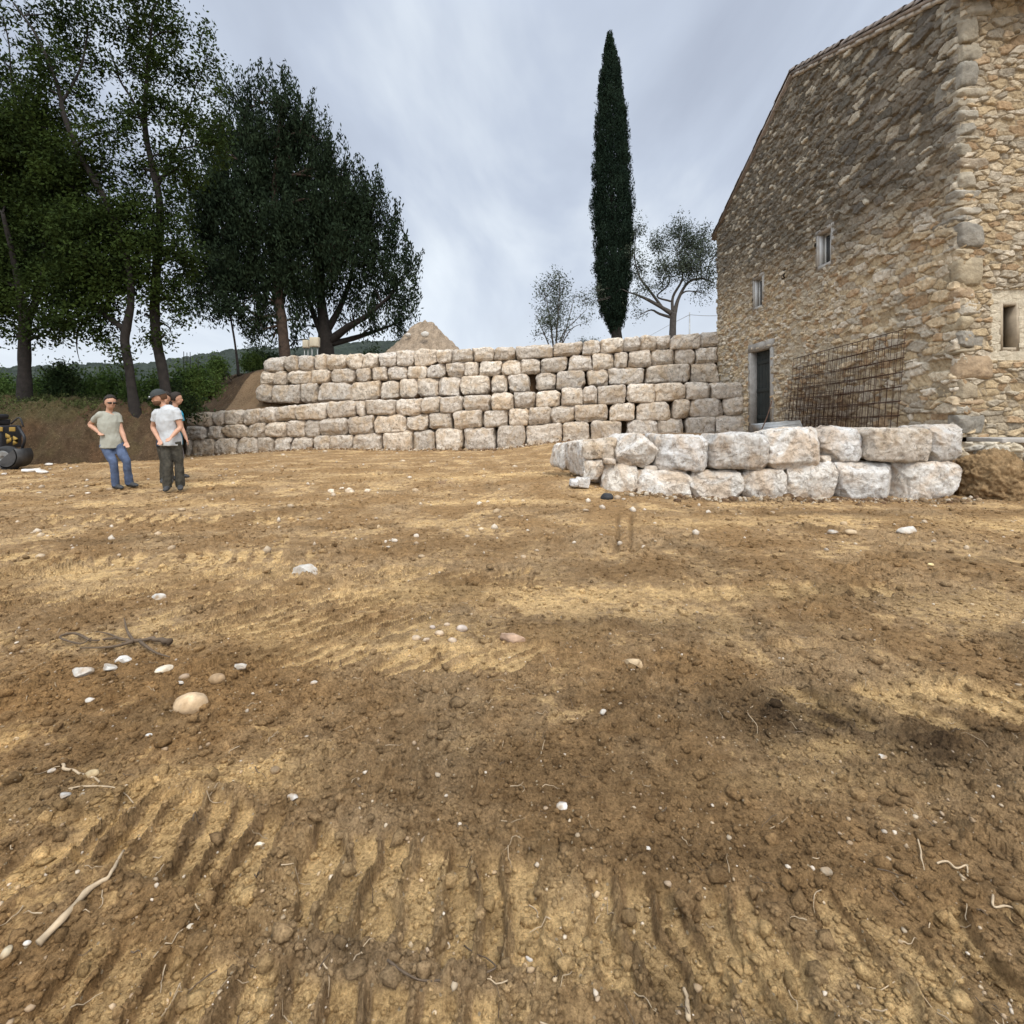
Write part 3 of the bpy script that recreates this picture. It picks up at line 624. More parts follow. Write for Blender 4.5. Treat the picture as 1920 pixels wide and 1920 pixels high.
ren = sst(.12, .42, fbm2(YY, ZZ, .45, 4, .6, 80) - .25 * np.abs(YY - 15.6) / 1.4 + .15)[..., None] * (1 - sst(5.5, 7, ZZ))[..., None]      # old lime render
h = h * (1 - .75 * ren[..., 0]); c = c + (np.array([.42, .37, .28]) * (1 + .2 * fbm2(YY, ZZ, 6, 4)[..., None]) - c) * ren * .8
rust_ = (np.exp(-((YY - 14.3) / 1.7) ** 2) * (1 - sst(1.0, 2.6, ZZ + .5 * fbm2(YY, ZZ, 1.5, 4))) * .55)[..., None]; c = c + (np.array([.17, .095, .045]) - c) * np.clip(rust_, 0, .8)
h = 1.25 * h * sst(0, .05, YY - YN) * sst(0, .08, YF - YY); c = c * np.array([.90, .86, .81])
keepv = np.ones(YY.shape, bool); MG = .13
quad = grid_faces(ny_, nz_)
cyq = YY.ravel()[quad].mean(1); czq = ZZ.ravel()[quad].mean(1); kf = np.ones(len(quad), bool)
for (a, b, z0, z1) in OP: kf &= ~((cyq > a - MG * .6) & (cyq < b + MG * .6) & (czq > z0 - MG * .6) & (czq < z1 + MG * .6))
g = MB(); g.add(np.stack([GX - h, YY, ZZ], -1), quad[kf][:, ::-1], c.reshape(-1, 3)); g.build('gable_wall', M['rubble'], house)
# near face
xs_ = np.concatenate([np.linspace(GX, GX + 2.6, 240), np.linspace(GX + 2.62, GX + 9, 200)]); zs_ = np.linspace(.98, 10.1, 760); XX, ZZ = np.meshgrid(xs_, zs_, indexing='ij')
gr = np.clip(.35 * sst(7.5, 9.8, ZZ) + .12 * sst(.0, .4, fbm2(XX, ZZ, .8, 3)), 0, 1)
h, c = rubble(XX, ZZ, 23, .20, .115, gr, (.46, .39, .29)); h = h * sst(0, .05, XX - GX); c = c * np.array([.72, .67, .60])
nx0, nx1 = GX + 10.06 - 9.19, GX + 10.33 - 9.19; nz0, nz1 = 2.82, 3.68
quad = grid_faces(len(xs_), len(zs_)); cxq = XX.ravel()[quad].mean(1); czq = ZZ.ravel()[quad].mean(1); kf = ~((cxq > nx0 - .05) & (cxq < nx1 + .05) & (czq > nz0 - .05) & (czq < nz1 + .05))
sm = ((np.abs(XX - (nx0 + nx1) / 2) < .40) & (np.abs(ZZ - 3.28) < .72))
h = np.where(sm, h * .25, h); c = np.where(sm[..., None], np.array([.47, .40, .29]) * (1 + .15 * fbm2(XX, ZZ, 6, 4)[..., None]), c)
g = MB(); g.add(np.stack([XX, YN - h, ZZ], -1), quad[kf], c.reshape(-1, 3)); g.build('front_wall', M['rubble'], house)
# far wall and side, plain rubble behind
g = MB(); g.add([(GX, YF, -.7), (GX + 9, YF, -.7), (GX + 9, YF, 9.6), (GX, YF, 9.6)], np.array([[0, 3, 2, 1]]), (.42, .34, .24))
g.add([(GX + 9, YN, -.7), (GX + 9, YF, -.7), (GX + 9, YF, 9.6), (GX + 9, YR, 12.5), (GX + 9, YN, 10.1)], np.array([[0, 1, 2, 3, 4]]), (.42, .34, .24)); g.build('rear_wall', M['rubble'], house, False)
# slit opening
g = MB(); a, b = nx0 - .05, nx1 + .05
for q in ((nx0 - .07, nx0, nz0 - .07, nz1 + .07), (nx1, nx1 + .07, nz0 - .07, nz1 + .07), (nx0, nx1, nz1, nz1 + .07), (nx0, nx1, nz0 - .07, nz0)): g.add(*box(q[0], q[1], YN - .012, YN + .35, q[2], q[3]))
o = g.build('slit_window', simple('slit_plaster', (.33, .265, .185), .95, .2, 6, .6, .01), house, False); g = MB(); g.add(*box(nx0 - .02, nx1 + .02, YN + .30, YN + .34, nz0 - .02, nz1 + .02)); g.build('dark_recess', M['dark'], o, False)
# quoins
z = 1.0; i = 0; rq = np.random.default_rng(5)
while z < 9.8:
    hh = rq.choice([.14, .2, .28, .4, .52]) * rq.uniform(.9, 1.15); wa = rq.uniform(.20, .38) if i % 2 else rq.uniform(.32, .62); wb = rq.uniform(.22, .45) if i % 2 == 0 else rq.uniform(.4, .75)
    if z + hh > 10: hh = 10 - z
    V, F = block([(GX - .040, YN - .045, z + .012), (GX + wa, YN - .045, z + .012), (GX + wa, YN - .045, z + hh - .012), (GX - .040, YN - .045, z + hh - .012)], (0, wb, 0), 'a', .045, .022, 900 + i, .03)
    cc = WARM[rq.choice([0, 1, 3, 4, 6, 7])] * rq.uniform(.48, .78); 
    if z > 6: cc = cc * .5 + GREY[3] * .6
    MB().add(V, F, np.clip(cc * (1 + .45 * fbm3(V, 4, 4)[:, None]), .02, .9)).build('quoin', M['rubble'], house); z += hh; i += 1
# door with cement surround
def surround(name, y0, y1, z0, z1, w, mat, proud=.03, deep=.28, sill=True, wt=None):
    g = MB(); x0, x1 = GX - proud - .04, GX + deep; wt = wt or w
    g.add(*box(x0, x1, y0 - w, y0, z0 - (w if sill else 0), z1)); g.add(*box(x0, x1, y1, y1 + w, z0 - (w if sill else 0), z1)); g.add(*box(x0 - .004, x1, y0 - w, y1 + w, z1, z1 + wt))
    if sill: g.add(*box(x0 - .006, x1, y0, y1, z0 - w, z0))
    return g.build(name, mat, house, False)
o = surround('door_frame', door[0], door[1], door[2], door[3], .22, M['cement'], sill=False, wt=.30)
d = MB(); nb = 6; bw = (door[1] - door[0]) / nb
for j in range(nb): bbox_mesh(d, GX + .17, GX + .22, door[0] + j * bw + .004, door[0] + (j + 1) * bw - .004, door[2], door[3], .008)
for z in (1.35, 2.35, 3.4): bbox_mesh(d, GX + .145, GX + .168, door[0] + .03, door[1] - .03, z, z + .14, .008)
dr = d.build('door', M['doorwood'], house, False)
bbox_mesh(MB(), GX + .10, GX + .145, door[0] + .10, door[0] + .14, 1.85, 2.0, .008).build('handle', M['steel'], dr, False)
for (a, b, z0, z1) in (w1, w2):
    s_ = surround('window', a, b, z0, z1, .13, M['cement'], .01, .30)
    g = MB(); f_ = .055; X0, X1 = GX + .14, GX + .20
    g.add(*box(X0, X1, a, a + f_, z0, z1)); g.add(*box(X0, X1, b - f_, b, z0, z1)); g.add(*box(X0, X1, a + f_, b - f_, z1 - f_, z1)); g.add(*box(X0, X1, a + f_, b - f_, z0, z0 + f_)); m_ = (a + b) / 2
    g.add(*box(X0 - .004, X1, m_ - .03, m_ + .03, z0 + f_, z1 - f_)); g.build('frame', M['winwhite'], s_, False)
    g = MB(); g.add(*box(GX + .165, GX + .175, a + f_, b - f_, z0 + f_, z1 - f_)); g.build('pane', M['glass'], s_, False)
    g = MB(); g.add(*box(GX - .01, GX + .14, b - .012, b - .001, z0, z1)); g.build('reveal', M['winwhite'], s_, False)
g = MB(); g.add(*box(GX - .07, GX + .02, on_g(1474), on_g(1469), zz_(522, 17.2), zz_(506, 17.2))); g.build('vent_hole', M['dark'], house, False)
# roof: two slopes, canal tiles along the verge, overhanging eave
OV = .14; g = MB(); ny0 = YN - .62; zn = float(roof_z(np.array(YN))) - .62 * 2.38 / 6.15; zf = float(roof_z(np.array(YF))) - .35 * .47
for (ya, za_, yb, zb_) in ((ny0, zn, YR, 12.53), (YR, 12.53, YF + .35, zf)):
    V = [(x, y, z + s) for x in (GX - OV, GX + 9.2) for (y, z) in ((ya, za_), (yb, zb_)) for s in (.02, .10)]
    g.add(V, np.array([(0, 1, 3, 2), (4, 6, 7, 5), (0, 4, 5, 1), (2, 3, 7, 6), (1, 5, 7, 3), (0, 2, 6, 4)]))
roof = g.build('roof', M['tile'], house, False)
g = MB(); tq = np.random.default_rng(8)
for (ya, za_, yb, zb_) in ((ny0, zn, YR, 12.53), (YR, 12.53, YF + .35, zf)):
    n = int(np.hypot(yb - ya, zb_ - za_) / .34)
    for col in range(24):
        for j in range(n):
            if col > 5 and j % 1: continue
            f0, f1 = j / n, (j + 1.25) / n; p0 = np.array([0, ya + (yb - ya) * f0, za_ + (zb_ - za_) * f0 + .12]); p1 = np.array([0, ya + (yb - ya) * f1, za_ + (zb_ - za_) * f1 + .12])
            up = (p0 if zb_ > za_ else p1); lo = p0 if zb_ > za_ else p1; lo = lo + [0, 0, .045]; (p0, p1) = (lo, p1) if zb_ > za_ else (p0, lo)
            x = GX - OV + .06 + col * .21 + tq.normal(0, .008); a = np.linspace(0, np.pi, 7); rr = .10
            V = np.concatenate([np.c_[x + np.cos(a) * rr * (1.05 if q == 0 else .85), np.full(7, p[1]), p[2] + np.sin(a) * rr + tq.normal(0, .006)] for q, p in enumerate((p0, p1))])
            F = np.array([(i, i + 1, i + 8, i + 7) for i in range(6)]); g.add(V, F)
            V2 = V.copy(); V2[:, 2] -= .022; g.add(V2, F[:, ::-1])
g.build('roof_tiles', M['tile'], roof)
# stone cornice slabs under the near verge and the eave
g = MB(); 
for j in range(28):
    y0 = ny0 + j * (YR - ny0) / 28; y1 = y0 + (YR - ny0) / 28 - .01; z0 = float(zn + (y0 - ny0) / (YR - ny0) * (12.53 - zn)) - .045; z1 = float(zn + (y1 - ny0) / (YR - ny0) * (12.53 - zn)) - .045
    V = [(x, y, z + s) for x in (GX - .10 - .02 * (j % 3), GX + .2) for (y, z) in ((y0, z0), (y1, z1)) for s in (-.035, .05)]
    g.add(V, np.array([(0, 1, 3, 2), (4, 6, 7, 5), (0, 4, 5, 1), (2, 3, 7, 6), (1, 5, 7, 3), (0, 2, 6, 4)]))
g.build('verge_slabs', simple('verge_stone', (.40, .345, .28), .9, .25, 4, .4, .01), house, False)
# footing under the near face: slab, loose masonry, dark scour
g = MB(); bbox_mesh(g, GX + .12, GX + 9, 9.72, YN - .002, .90, .985, .012); g.build('footing_slab', M['cement'], house, False)
fx = np.linspace(GX - 1.1, GX + 4, 260); fz = np.linspace(-.5, .92, 90); FX, FZ = np.meshgrid(fx, fz, indexing='ij'); dW_, rW_ = worley(FX, FZ, .22, 4); dW2, rW2 = worley(FX, FZ, .09, 5)
h, c = rubble(FX, FZ, 61, .24, .12, np.full(FX.shape, .35)); cave = sst(9.85, 10.25, FX) * (1 - sst(.50, .72, FZ + .1 * fbm2(FX, FZ, 3, 3)))
dep = .75 * cave - .22 * fbm2(FX, FZ, 1.3, 4, .6) ; low = (1 - sst(.45, .75, FZ))[..., None]
c = c + (np.array([.20, .13, .07]) * (1 + .5 * fbm2(FX, FZ, 5, 4)[..., None]) - c) * low
g = MB(); g.add(np.stack([FX, 9.85 + dep - h * 1.3 * (1 - low[..., 0]) - .10 * fbm2(FX, FZ, 5, 5, .65) - .11 * np.clip(1 - (dW_ / .6) ** 2, 0, 1) * rW_ - .04 * np.clip(1 - (dW2 / .6) ** 2, 0, 1) * rW2, FZ], -1), grid_faces(260, 90), c.reshape(-1, 3)); g.build('footing_masonry', M['rubble'], house)

# clump of earth and rock that leans against the footing
V, F = ico(6); s = V * [.46, .40, .50]; n = fbm3(s + 5, 2.6, 7, .74) + .5 * (1 - 2 * np.abs(fbm3(s + 8, 3.5, 4, .6))); s = s * (1 + .55 * n)[:, None]; s = s + [8.85, 9.45, .18]
mbx = MB(); cc = np.array([.26, .17, .085]) * (1 + .9 * fbm3(s, 5, 5, .7)[:, None]); mbx.add(s, F, np.clip(cc, .02, .6)); o = mbx.build('earth_lump', M['dirt']); tag(o, 'brown lump of earth and rock beside the right end of the white block wall', 'earth lump')

# ---------------------------------------------------------------- reinforcing mesh leaning on the gable
def mesh_sheet(y0, y1, zlo, zhi, xb, xt, tilt, seed, spv=.20, sph=.30):
    g = MB(); r = np.random.default_rng(seed)
    def pt(y, f): return np.array([xb + (xt - xb) * f, y, zlo + (zhi - zlo) * f + tilt * (y - y0)])
    n = int((y1 - y0) / spv)
    for i in range(n + 1):
        y = y0 + (y1 - y0) * i / n; g.add(*tube([pt(y, 0), pt(y, .5) + [r.normal(0, .006), 0, 0], pt(y, 1)], [.0075 if seed == 30 else .005] * 3, 4))
    m = int((zhi - zlo) / sph)
    for j in range(m + 1):
        f = j / m; g.add(*tube([pt(y0 - .05, f), pt((y0 + y1) / 2, f) + [-.02 - .01, 0, -.01], pt(y1 + .05, f)], [.0105 if seed == 30 else .006] * 3, 4))
    return g
lab = ['rusty steel mesh sheet, outermost and tallest of those leaning on the house', 'rusty steel mesh sheets leaning behind the outermost one on the house wall']
specs = [(11.75, 16.4, .78, 3.42, 8.80, 9.03, -.03), (11.9, 16.2, .75, 3.1, 8.92, 9.06, -.04), (12.5, 16.7, .75, 2.7, 8.84, 9.04, .02), (13.6, 16.9, .72, 2.35, 8.80, 9.03, .0),
         (13.9, 17.0, .72, 2.15, 8.76, 9.0, -.02), ]
for i, s in enumerate(specs):
    o = mesh_sheet(*s, 30 + i).build('rebar_mesh', M['rust'], None); tag(o, lab[0] if i == 0 else 'rusty steel mesh sheet behind the outermost one, ' + ['', 'second tallest and reaching nearest the corner', 'third tallest, low at its far end', 'second lowest of the stack', 'lowest of the stack, nearest the door'][i], 'steel mesh', 'reinforcing mesh sheets leaning on the gable')
g = MB(); rr_ = np.random.default_rng(2)
for i in range(90):
    y = rr_.uniform(12.2, 16.5); x = rr_.uniform(8.1, 8.9); a = rr_.normal(0, .25); l = rr_.uniform(.3, 1.1); z = .8 + abs(rr_.normal(0, .13)) + .05
    p0 = np.array([x, y, z]); dv = np.array([np.sin(a) * .4, np.cos(a), rr_.normal(0, .12)]) * l; g.add(*tube([p0, p0 + dv * .5 + [0, 0, rr_.normal(0, .03)], p0 + dv], [.007] * 3, 4))
tag(g.build('scrap_rebar', M['rust']), 'tangled heap of rusty reinforcing bars at the foot of the gable', 'scrap steel', kind='stuff')
# trough
t0 = P(1427, 796, 13.2); tr = empty('metal_trough', t0, 'light grey open metal trough lying behind the white block wall', 'trough')
g = MB(); L_ = 1.05; A = [P(1427, 796, 13.4), P(1500, 789, 13.4), P(1507, 806, 13.2), P(1440, 816, 13.2)]
Bk = [a + np.array([0, .55, .0]) for a in A]; th = np.array([0, .02, .01])
def panel(g, q):
    q = np.array(q); n = np.cross(q[1] - q[0], q[2] - q[0]); n = n / np.linalg.norm(n) * .012; g.add(np.r_[q + n, q - n], [np.array([(0, 1, 2, 3), (7, 6, 5, 4), (0, 4, 5, 1), (1, 5, 6, 2), (2, 6, 7, 3), (3, 7, 4, 0)])])
panel(g, A); panel(g, Bk); panel(g, [A[3], A[2], Bk[2], Bk[3]]); panel(g, [A[0], A[3], Bk[3], Bk[0]]); panel(g, [A[1], A[2], Bk[2], Bk[1]])
for f in (.3, .62): 
    a = A[0] + (A[3] - A[0]) * f; b = A[1] + (A[2] - A[1]) * f; g.add(*tube([a + [0, -.015, 0], b + [0, -.015, 0]], [.012] * 2, 6))
g.build('tray', M['steel'], tr, False); g = MB(); g.add(*tube([A[0], A[1]], [.018] * 2, 8)); g.build('rim', M['steel'], tr)
o = MB(); o.add(*tube(spline([P(1447, 752, 13.6), P(1438, 782, 13.3), P(1424, 814, 13.0)], 4), [.014] * 9, 6)); o = o.build('thin_pole', M['rust']); tag(o, 'thin steel pole leaning beside the door above the grey trough', 'pole')

# ---------------------------------------------------------------- trees
def leaves(mb, C, n, sig, size, up=0., r=None, aspect=.5, axis=None, alen=0):
    "C: cluster centres (k,3)"
    r = r or rng; k = len(C); c = np.repeat(C, n, 0); N = len(c)
    off = r.normal(0, 1, (N, 3)) * sig
    if axis is not None:
        tt_ = r.beta(1.2, 1.6, (N, 1)); ax = np.repeat(axis, n, 0); off = off * (1.15 - tt_) + ax * (tt_ - .35) * alen
    p = c + off; d = r.normal(0, 1, (N, 3)); d[:, 2] += up * 2.2
    if axis is not None: d = d * .55 + ax * 1.2
    d /= np.linalg.norm(d, axis=1)[:, None]; q = np.cross(d, r.normal(0, 1, (N, 3))); q /= np.linalg.norm(q, axis=1)[:, None]
    s = size * r.uniform(.6, 1.35, (N, 1)); a = p - d * s * .5; b = p + d * s * .5; w = q * s * aspect * .5; m = p + np.cross(d, q) * s * .08
    V = np.stack([a, m + w, b, m - w], 1).reshape(-1, 3); F = np.arange(4 * N).reshape(-1, 4); mb.add(V, F)
def limb(mb, p0, p1, r0, r1, sag=.15, r=None, n=6):
    r = r or rng; d = p1 - p0; L_ = np.linalg.norm(d); mid = [p0 + d * f + r.normal(0, .05, 3) * L_ + np.array([0, 0, sag * L_ * math.sin(math.pi * f)]) for f in (.33, .66)]
    pts = spline([p0, *mid, p1], 3); mb.add(*tube(pts, np.linspace(r0, r1, len(pts)), n, cap=False)); return pts
def tree(name, label, cat, depth, trunks, blobs, mat, bark, size=.11, cl=26, n=34, sig=.30, seed=0, flame=0, group=None, aspect=.5, dscale=1., twig=.012, shell=.5):
    """trunks: list of polylines [(px,py,doff,radius)...]; blobs: (px,py,rx,ry,density[,doff]) in photo pixels at the tree's own distance"""
    r = np.random.default_rng(seed); sc = depth / 960
    b0 = trunks[0][0]; base = P(b0[0], b0[1], depth + b0[2]); root = empty(name, base, label, cat, group)
    wood = MB(); nodes = []; nr = []
    for tk in trunks:
        pts = [P(a, b, depth + c) for a, b, c, _ in tk]; q = spline(pts, 5); rd = np.interp(np.linspace(0, 1, len(q)), np.linspace(0, 1, len(tk)), [t_[3] for t_ in tk])
        rd = rd * .86 * (1 + .14 * pn3(q * 2.0)); wood.add(*tube(q, rd, 12, cap=True))
        nodes += list(q[len(q) // 4:]); nr += list(rd[len(q) // 4:])
    nodes = np.array(nodes); nr = np.array(nr); lf = MB()
    for bl in blobs:
        px, py, rx, ry, de = bl[:5]; do = bl[5] if len(bl) > 5 else r.normal(0, .25) * rx * sc * 1.4
        c = P(px, py, depth + do); R3 = np.array([rx * sc, max(rx, ry) * sc * .8 * dscale, ry * sc])
        cost = np.linalg.norm(nodes - c, axis=1) + 1.2 * np.maximum(0, nodes[:, 2] - c[2] + .2) ; i = np.argmin(cost)
        path = limb(wood, nodes[i], c, min(nr[i] * .6, .09), .022, .10, r)
        k = max(3, int(cl * de * (R3[0] * R3[2]) ** 1.0)); u_ = r.normal(0, 1, (k, 3)); u_ /= np.linalg.norm(u_, axis=1)[:, None]; rad = r.random((k, 1)) ** shell * (1 + .25 * r.normal(0, 1, (k, 1)) * (r.random((k, 1)) < .3))
        C_ = c + u_ * rad * R3
        for q in range(0, k):
            if q % 2: continue
            j = r.integers(len(path) // 2, len(path)); limb(wood, path[j], C_[q], twig, twig * .4, .08, r, 4)
        if flame:
            ax = np.array([[0., 0, 1.]]) + (u_ * .55) + np.array([[-.16, 0, .5]]); ax /= np.linalg.norm(ax, axis=1)[:, None]
            leaves(lf, C_, n, sig, size, 0, r, aspect, ax, flame)
        else: leaves(lf, C_, n, sig, size, -.05, r, aspect)
    wood.build('trunk', bark, root); lf.build('crown', mat, root); return root

tree('oak_tree', 'leftmost tall dark tree with forked trunk standing on the earth bank', 'tree', 17.6,
     [[(46, 830, 0, .28), (46, 775, 0, .26), (46, 700, 0, .23), (46, 640, 0, .21), (48, 590, 0, .22)], [(47, 600, 0, .16), (36, 540, -.1, .13), (22, 470, -.3, .10), (5, 400, -.5, .06)], [(52, 600, 0, .16), (76, 540, .1, .13), (84, 470, .2, .10), (80, 380, .3, .06), (60, 300, 0, .04)]],
     [(10, 560, 60, 60, .7), (90, 560, 60, 55, .8), (0, 480, 90, 60, 1.4), (90, 470, 80, 60, 1.4), (10, 400, 90, 60, 1.6), (100, 395, 80, 60, 1.6), (40, 320, 100, 60, 1.5), (110, 310, 60, 50, 1.2), (10, 240, 80, 55, 1.0), (80, 230, 60, 50, .8),
      (25, 165, 45, 35, .5), (5, 110, 22, 18, .35), (130, 610, 40, 26, .7), (25, 625, 30, 20, .35), (85, 628, 45, 16, .5), (-60, 520, 80, 90, 1.3), (-90, 380, 100, 100, 1.3), (-60, 250, 70, 60, 1.0), (140, 520, 50, 45, 1.2), (5, 30, 14, 14, .25)],
     M['leaf_oak'], M['bark'], .13, 62, 58, .22, 1, group='trees on the earth bank')
tree('oak_tree', 'tall dark tree with crooked trunk and long low limb, second from the left', 'tree', 17.2,
     [[(262, 860, 0, .28), (256, 790, 0, .22), (247, 730, 0, .17), (242, 690, 0, .165), (234, 640, 0, .15), (238, 610, 0, .155), (245, 570, 0, .13), (243, 520, 0, .12), (225, 440, 0, .115), (190, 360, -.1, .105), (150, 290, -.2, .095), (120, 215, -.3, .085), (108, 160, -.3, .06), (70, 70, -.4, .045), (25, 5, -.5, .03)],
      [(234, 618, 0, .12), (210, 600, .1, .10), (175, 575, .2, .08), (140, 555, .3, .06), (110, 545, .4, .04)], [(172, 592, .1, .06), (148, 615, .1, .045), (144, 650, .1, .02), (150, 680, .1, .008)], [(112, 200, -.3, .05), (150, 130, 0, .04), (165, 60, .2, .03)], [(205, 390, 0, .05), (150, 360, .2, .04), (60, 300, .3, .025)]],
     [(160, 570, 45, 30, .9), (205, 560, 40, 40, .9), (120, 600, 40, 30, .8), (190, 620, 34, 30, .55), (215, 650, 22, 24, .35), (225, 672, 18, 12, .25), (170, 500, 60, 50, 1.6), (220, 490, 50, 50, 1.5), (150, 430, 60, 50, 1.6), (200, 410, 60, 50, 1.4), (240, 450, 40, 40, 1.2),
      (60, 250, 70, 50, .9), (130, 330, 50, 50, .8), (95, 130, 45, 40, .7), (60, 90, 40, 30, .4), (140, 90, 45, 38, .7), (120, 40, 40, 32, .6), (60, 30, 40, 30, .4), (165, 40, 36, 34, .55), (170, 120, 36, 30, .5), (150, 180, 40, 34, .55), (190, 250, 50, 40, .6), (170, 300, 40, 30, .6), (200, 320, 40, 34, .7), (125, -30, 60, 40, .6), (70, 170, 40, 40, .7)],
     M['leaf_oak'], M['bark'], .13, 46, 56, .20, 2, group='trees on the earth bank')
tree('oak_tree', 'tall straight trunked tree behind the man in the cap', 'tree', 17.9,
     [[(320, 860, 0, .30), (314, 760, 0, .24), (310, 730, 0, .20), (304, 690, 0, .185), (294, 640, 0, .17), (290, 580, 0, .18), (294, 500, 0, .16), (300, 430, 0, .15), (298, 370, 0, .13), (285, 310, 0, .11), (272, 240, 0, .10), (274, 170, 0, .08), (280, 90, 0, .05), (290, 10, 0, .03)],
      [(274, 245, 0, .07), (250, 190, .1, .05), (225, 150, .2, .035), (205, 90, .2, .02)], [(296, 350, 0, .06), (330, 280, .2, .045), (350, 220, .3, .03), (370, 150, .3, .02)], [(290, 600, 0, .05), (315, 612, .1, .03), (322, 628, .1, .012)]],
     [(290, 40, 40, 50, .7), (235, 50, 40, 50, .7), (330, 60, 30, 40, .45), (300, 120, 46, 40, .8), (250, 130, 44, 36, .7), (355, 150, 40, 36, .55), (395, 110, 22, 40, .5), (380, 60, 18, 26, .35), (405, 180, 20, 40, .5), (300, 200, 50, 40, .75), (245, 220, 44, 36, .6), (350, 230, 44, 40, .8), (400, 260, 34, 50, .9),
      (300, 290, 44, 36, .6), (350, 320, 44, 44, .9), (260, 330, 36, 40, .7), (250, 390, 50, 40, 1.1), (320, 400, 44, 44, .9), (290, 460, 50, 44, 1.3), (340, 480, 36, 50, .9), (240, 520, 44, 34, 1.0), (300, 540, 44, 40, .9), (335, 560, 26, 40, .7), (270, 590, 22, 26, .4), (335, 600, 18, 16, .3), (310, 628, 16, 12, .2), (275, 630, 14, 16, .25), (240, -20, 60, 40, .7), (320, -20, 50, 40, .5)],
     M['leaf_oak'], M['bark'], .13, 42, 56, .19, 3, group='trees on the earth bank')
tree('evergreen_tree', 'broad dark evergreen with reddish trunk, left of the two beige boxes', 'tree', 28.2,
     [[(536, 690, 0, .38), (532, 640, 0, .33), (528, 600, 0, .30), (522, 550, 0, .30), (520, 470, 0, .26), (515, 380, 0, .22), (520, 280, 0, .14), (530, 190, 0, .06)], [(524, 560, 0, .16), (500, 530, .2, .12), (460, 490, .4, .08), (420, 450, .4, .05)]],
     [(540, 195, 20, 44, 1.2), (570, 230, 26, 44, 1.2), (512, 185, 16, 32, .9), (490, 170, 14, 30, .7), (466, 200, 22, 50, 1.0), (440, 190, 16, 40, .7), (600, 260, 24, 40, 1.1), (545, 270, 44, 50, 2.0), (490, 270, 44, 50, 2.0), (440, 270, 40, 50, 1.5), (400, 300, 34, 50, 1.2), (610, 320, 36, 46, 1.8),
      (550, 350, 56, 50, 2.2), (480, 350, 56, 50, 2.2), (420, 370, 46, 50, 1.9), (380, 370, 36, 50, 1.2), (640, 330, 26, 40, 1.3), (620, 400, 50, 50, 2.0), (660, 380, 26, 44, 1.2), (540, 430, 60, 50, 2.2), (470, 430, 56, 50, 2.2), (400, 440, 50, 50, 2.0), (600, 470, 50, 50, 2.0), (520, 510, 56, 46, 2.0), (450, 510, 56, 46, 1.9), (390, 510, 44, 46, 1.6),
      (370, 560, 30, 30, .9), (430, 560, 44, 30, 1.0), (400, 585, 30, 10, .5), (500, 570, 40, 30, .9), (580, 540, 44, 44, 1.4), (468, 600, 24, 34, .9), (490, 620, 24, 28, .9), (510, 640, 16, 18, .7), (640, 460, 40, 50, 1.6), (560, 600, 24, 24, .7)],
     M['leaf_dark'], M['bark_red'], .23, 16, 78, .22, 4, 2.1, 'evergreens beyond the wall', .34, .9, .02)
tree('evergreen_tree', 'rounded dark evergreen with many spreading low limbs beside the earth heap', 'tree', 29.6,
     [[(612, 690, 0, .60), (612, 650, 0, .52), (608, 610, 0, .40), (602, 560, 0, .28), (600, 480, 0, .2), (610, 400, 0, .12)], [(618, 640, 0, .30), (650, 615, -.2, .24), (690, 590, -.4, .16), (730, 555, -.6, .10), (755, 520, -.6, .05)],
      [(620, 645, 0, .22), (670, 632, .4, .17), (720, 615, .6, .10), (760, 600, .8, .05)], [(606, 630, 0, .26), (588, 590, .1, .18), (575, 550, .2, .10), (560, 500, .2, .05)], [(614, 620, 0, .24), (640, 570, .2, .18), (660, 510, .3, .12), (670, 430, .3, .06)]],
     [(715, 370, 14, 32, .9), (690, 350, 22, 44, 1.2), (740, 420, 14, 34, .8), (700, 420, 36, 44, 1.3), (660, 420, 36, 50, 1.5), (735, 460, 30, 40, 1.2), (765, 500, 20, 40, .9), (690, 480, 44, 44, 1.5), (640, 480, 36, 44, 1.3), (740, 520, 36, 36, 1.2), (770, 545, 16, 34, .8), (700, 540, 40, 34, 1.1), (655, 545, 34, 34, 1.0), (610, 540, 30, 34, 1.0),
      (750, 575, 30, 24, 1.0), (772, 590, 12, 18, .6), (700, 590, 40, 20, .9), (660, 590, 24, 20, .6), (730, 612, 36, 14, .8), (690, 620, 26, 12, .5), (590, 590, 22, 24, .6), (570, 610, 18, 18, .6), (550, 640, 14, 16, .6), (755, 620, 18, 14, .5), (640, 600, 20, 14, .5)],
     M['leaf_dark'], M['bark'], .22, 14, 70, .21, 5, 1.8, 'evergreens beyond the wall', .36, .9, .02)
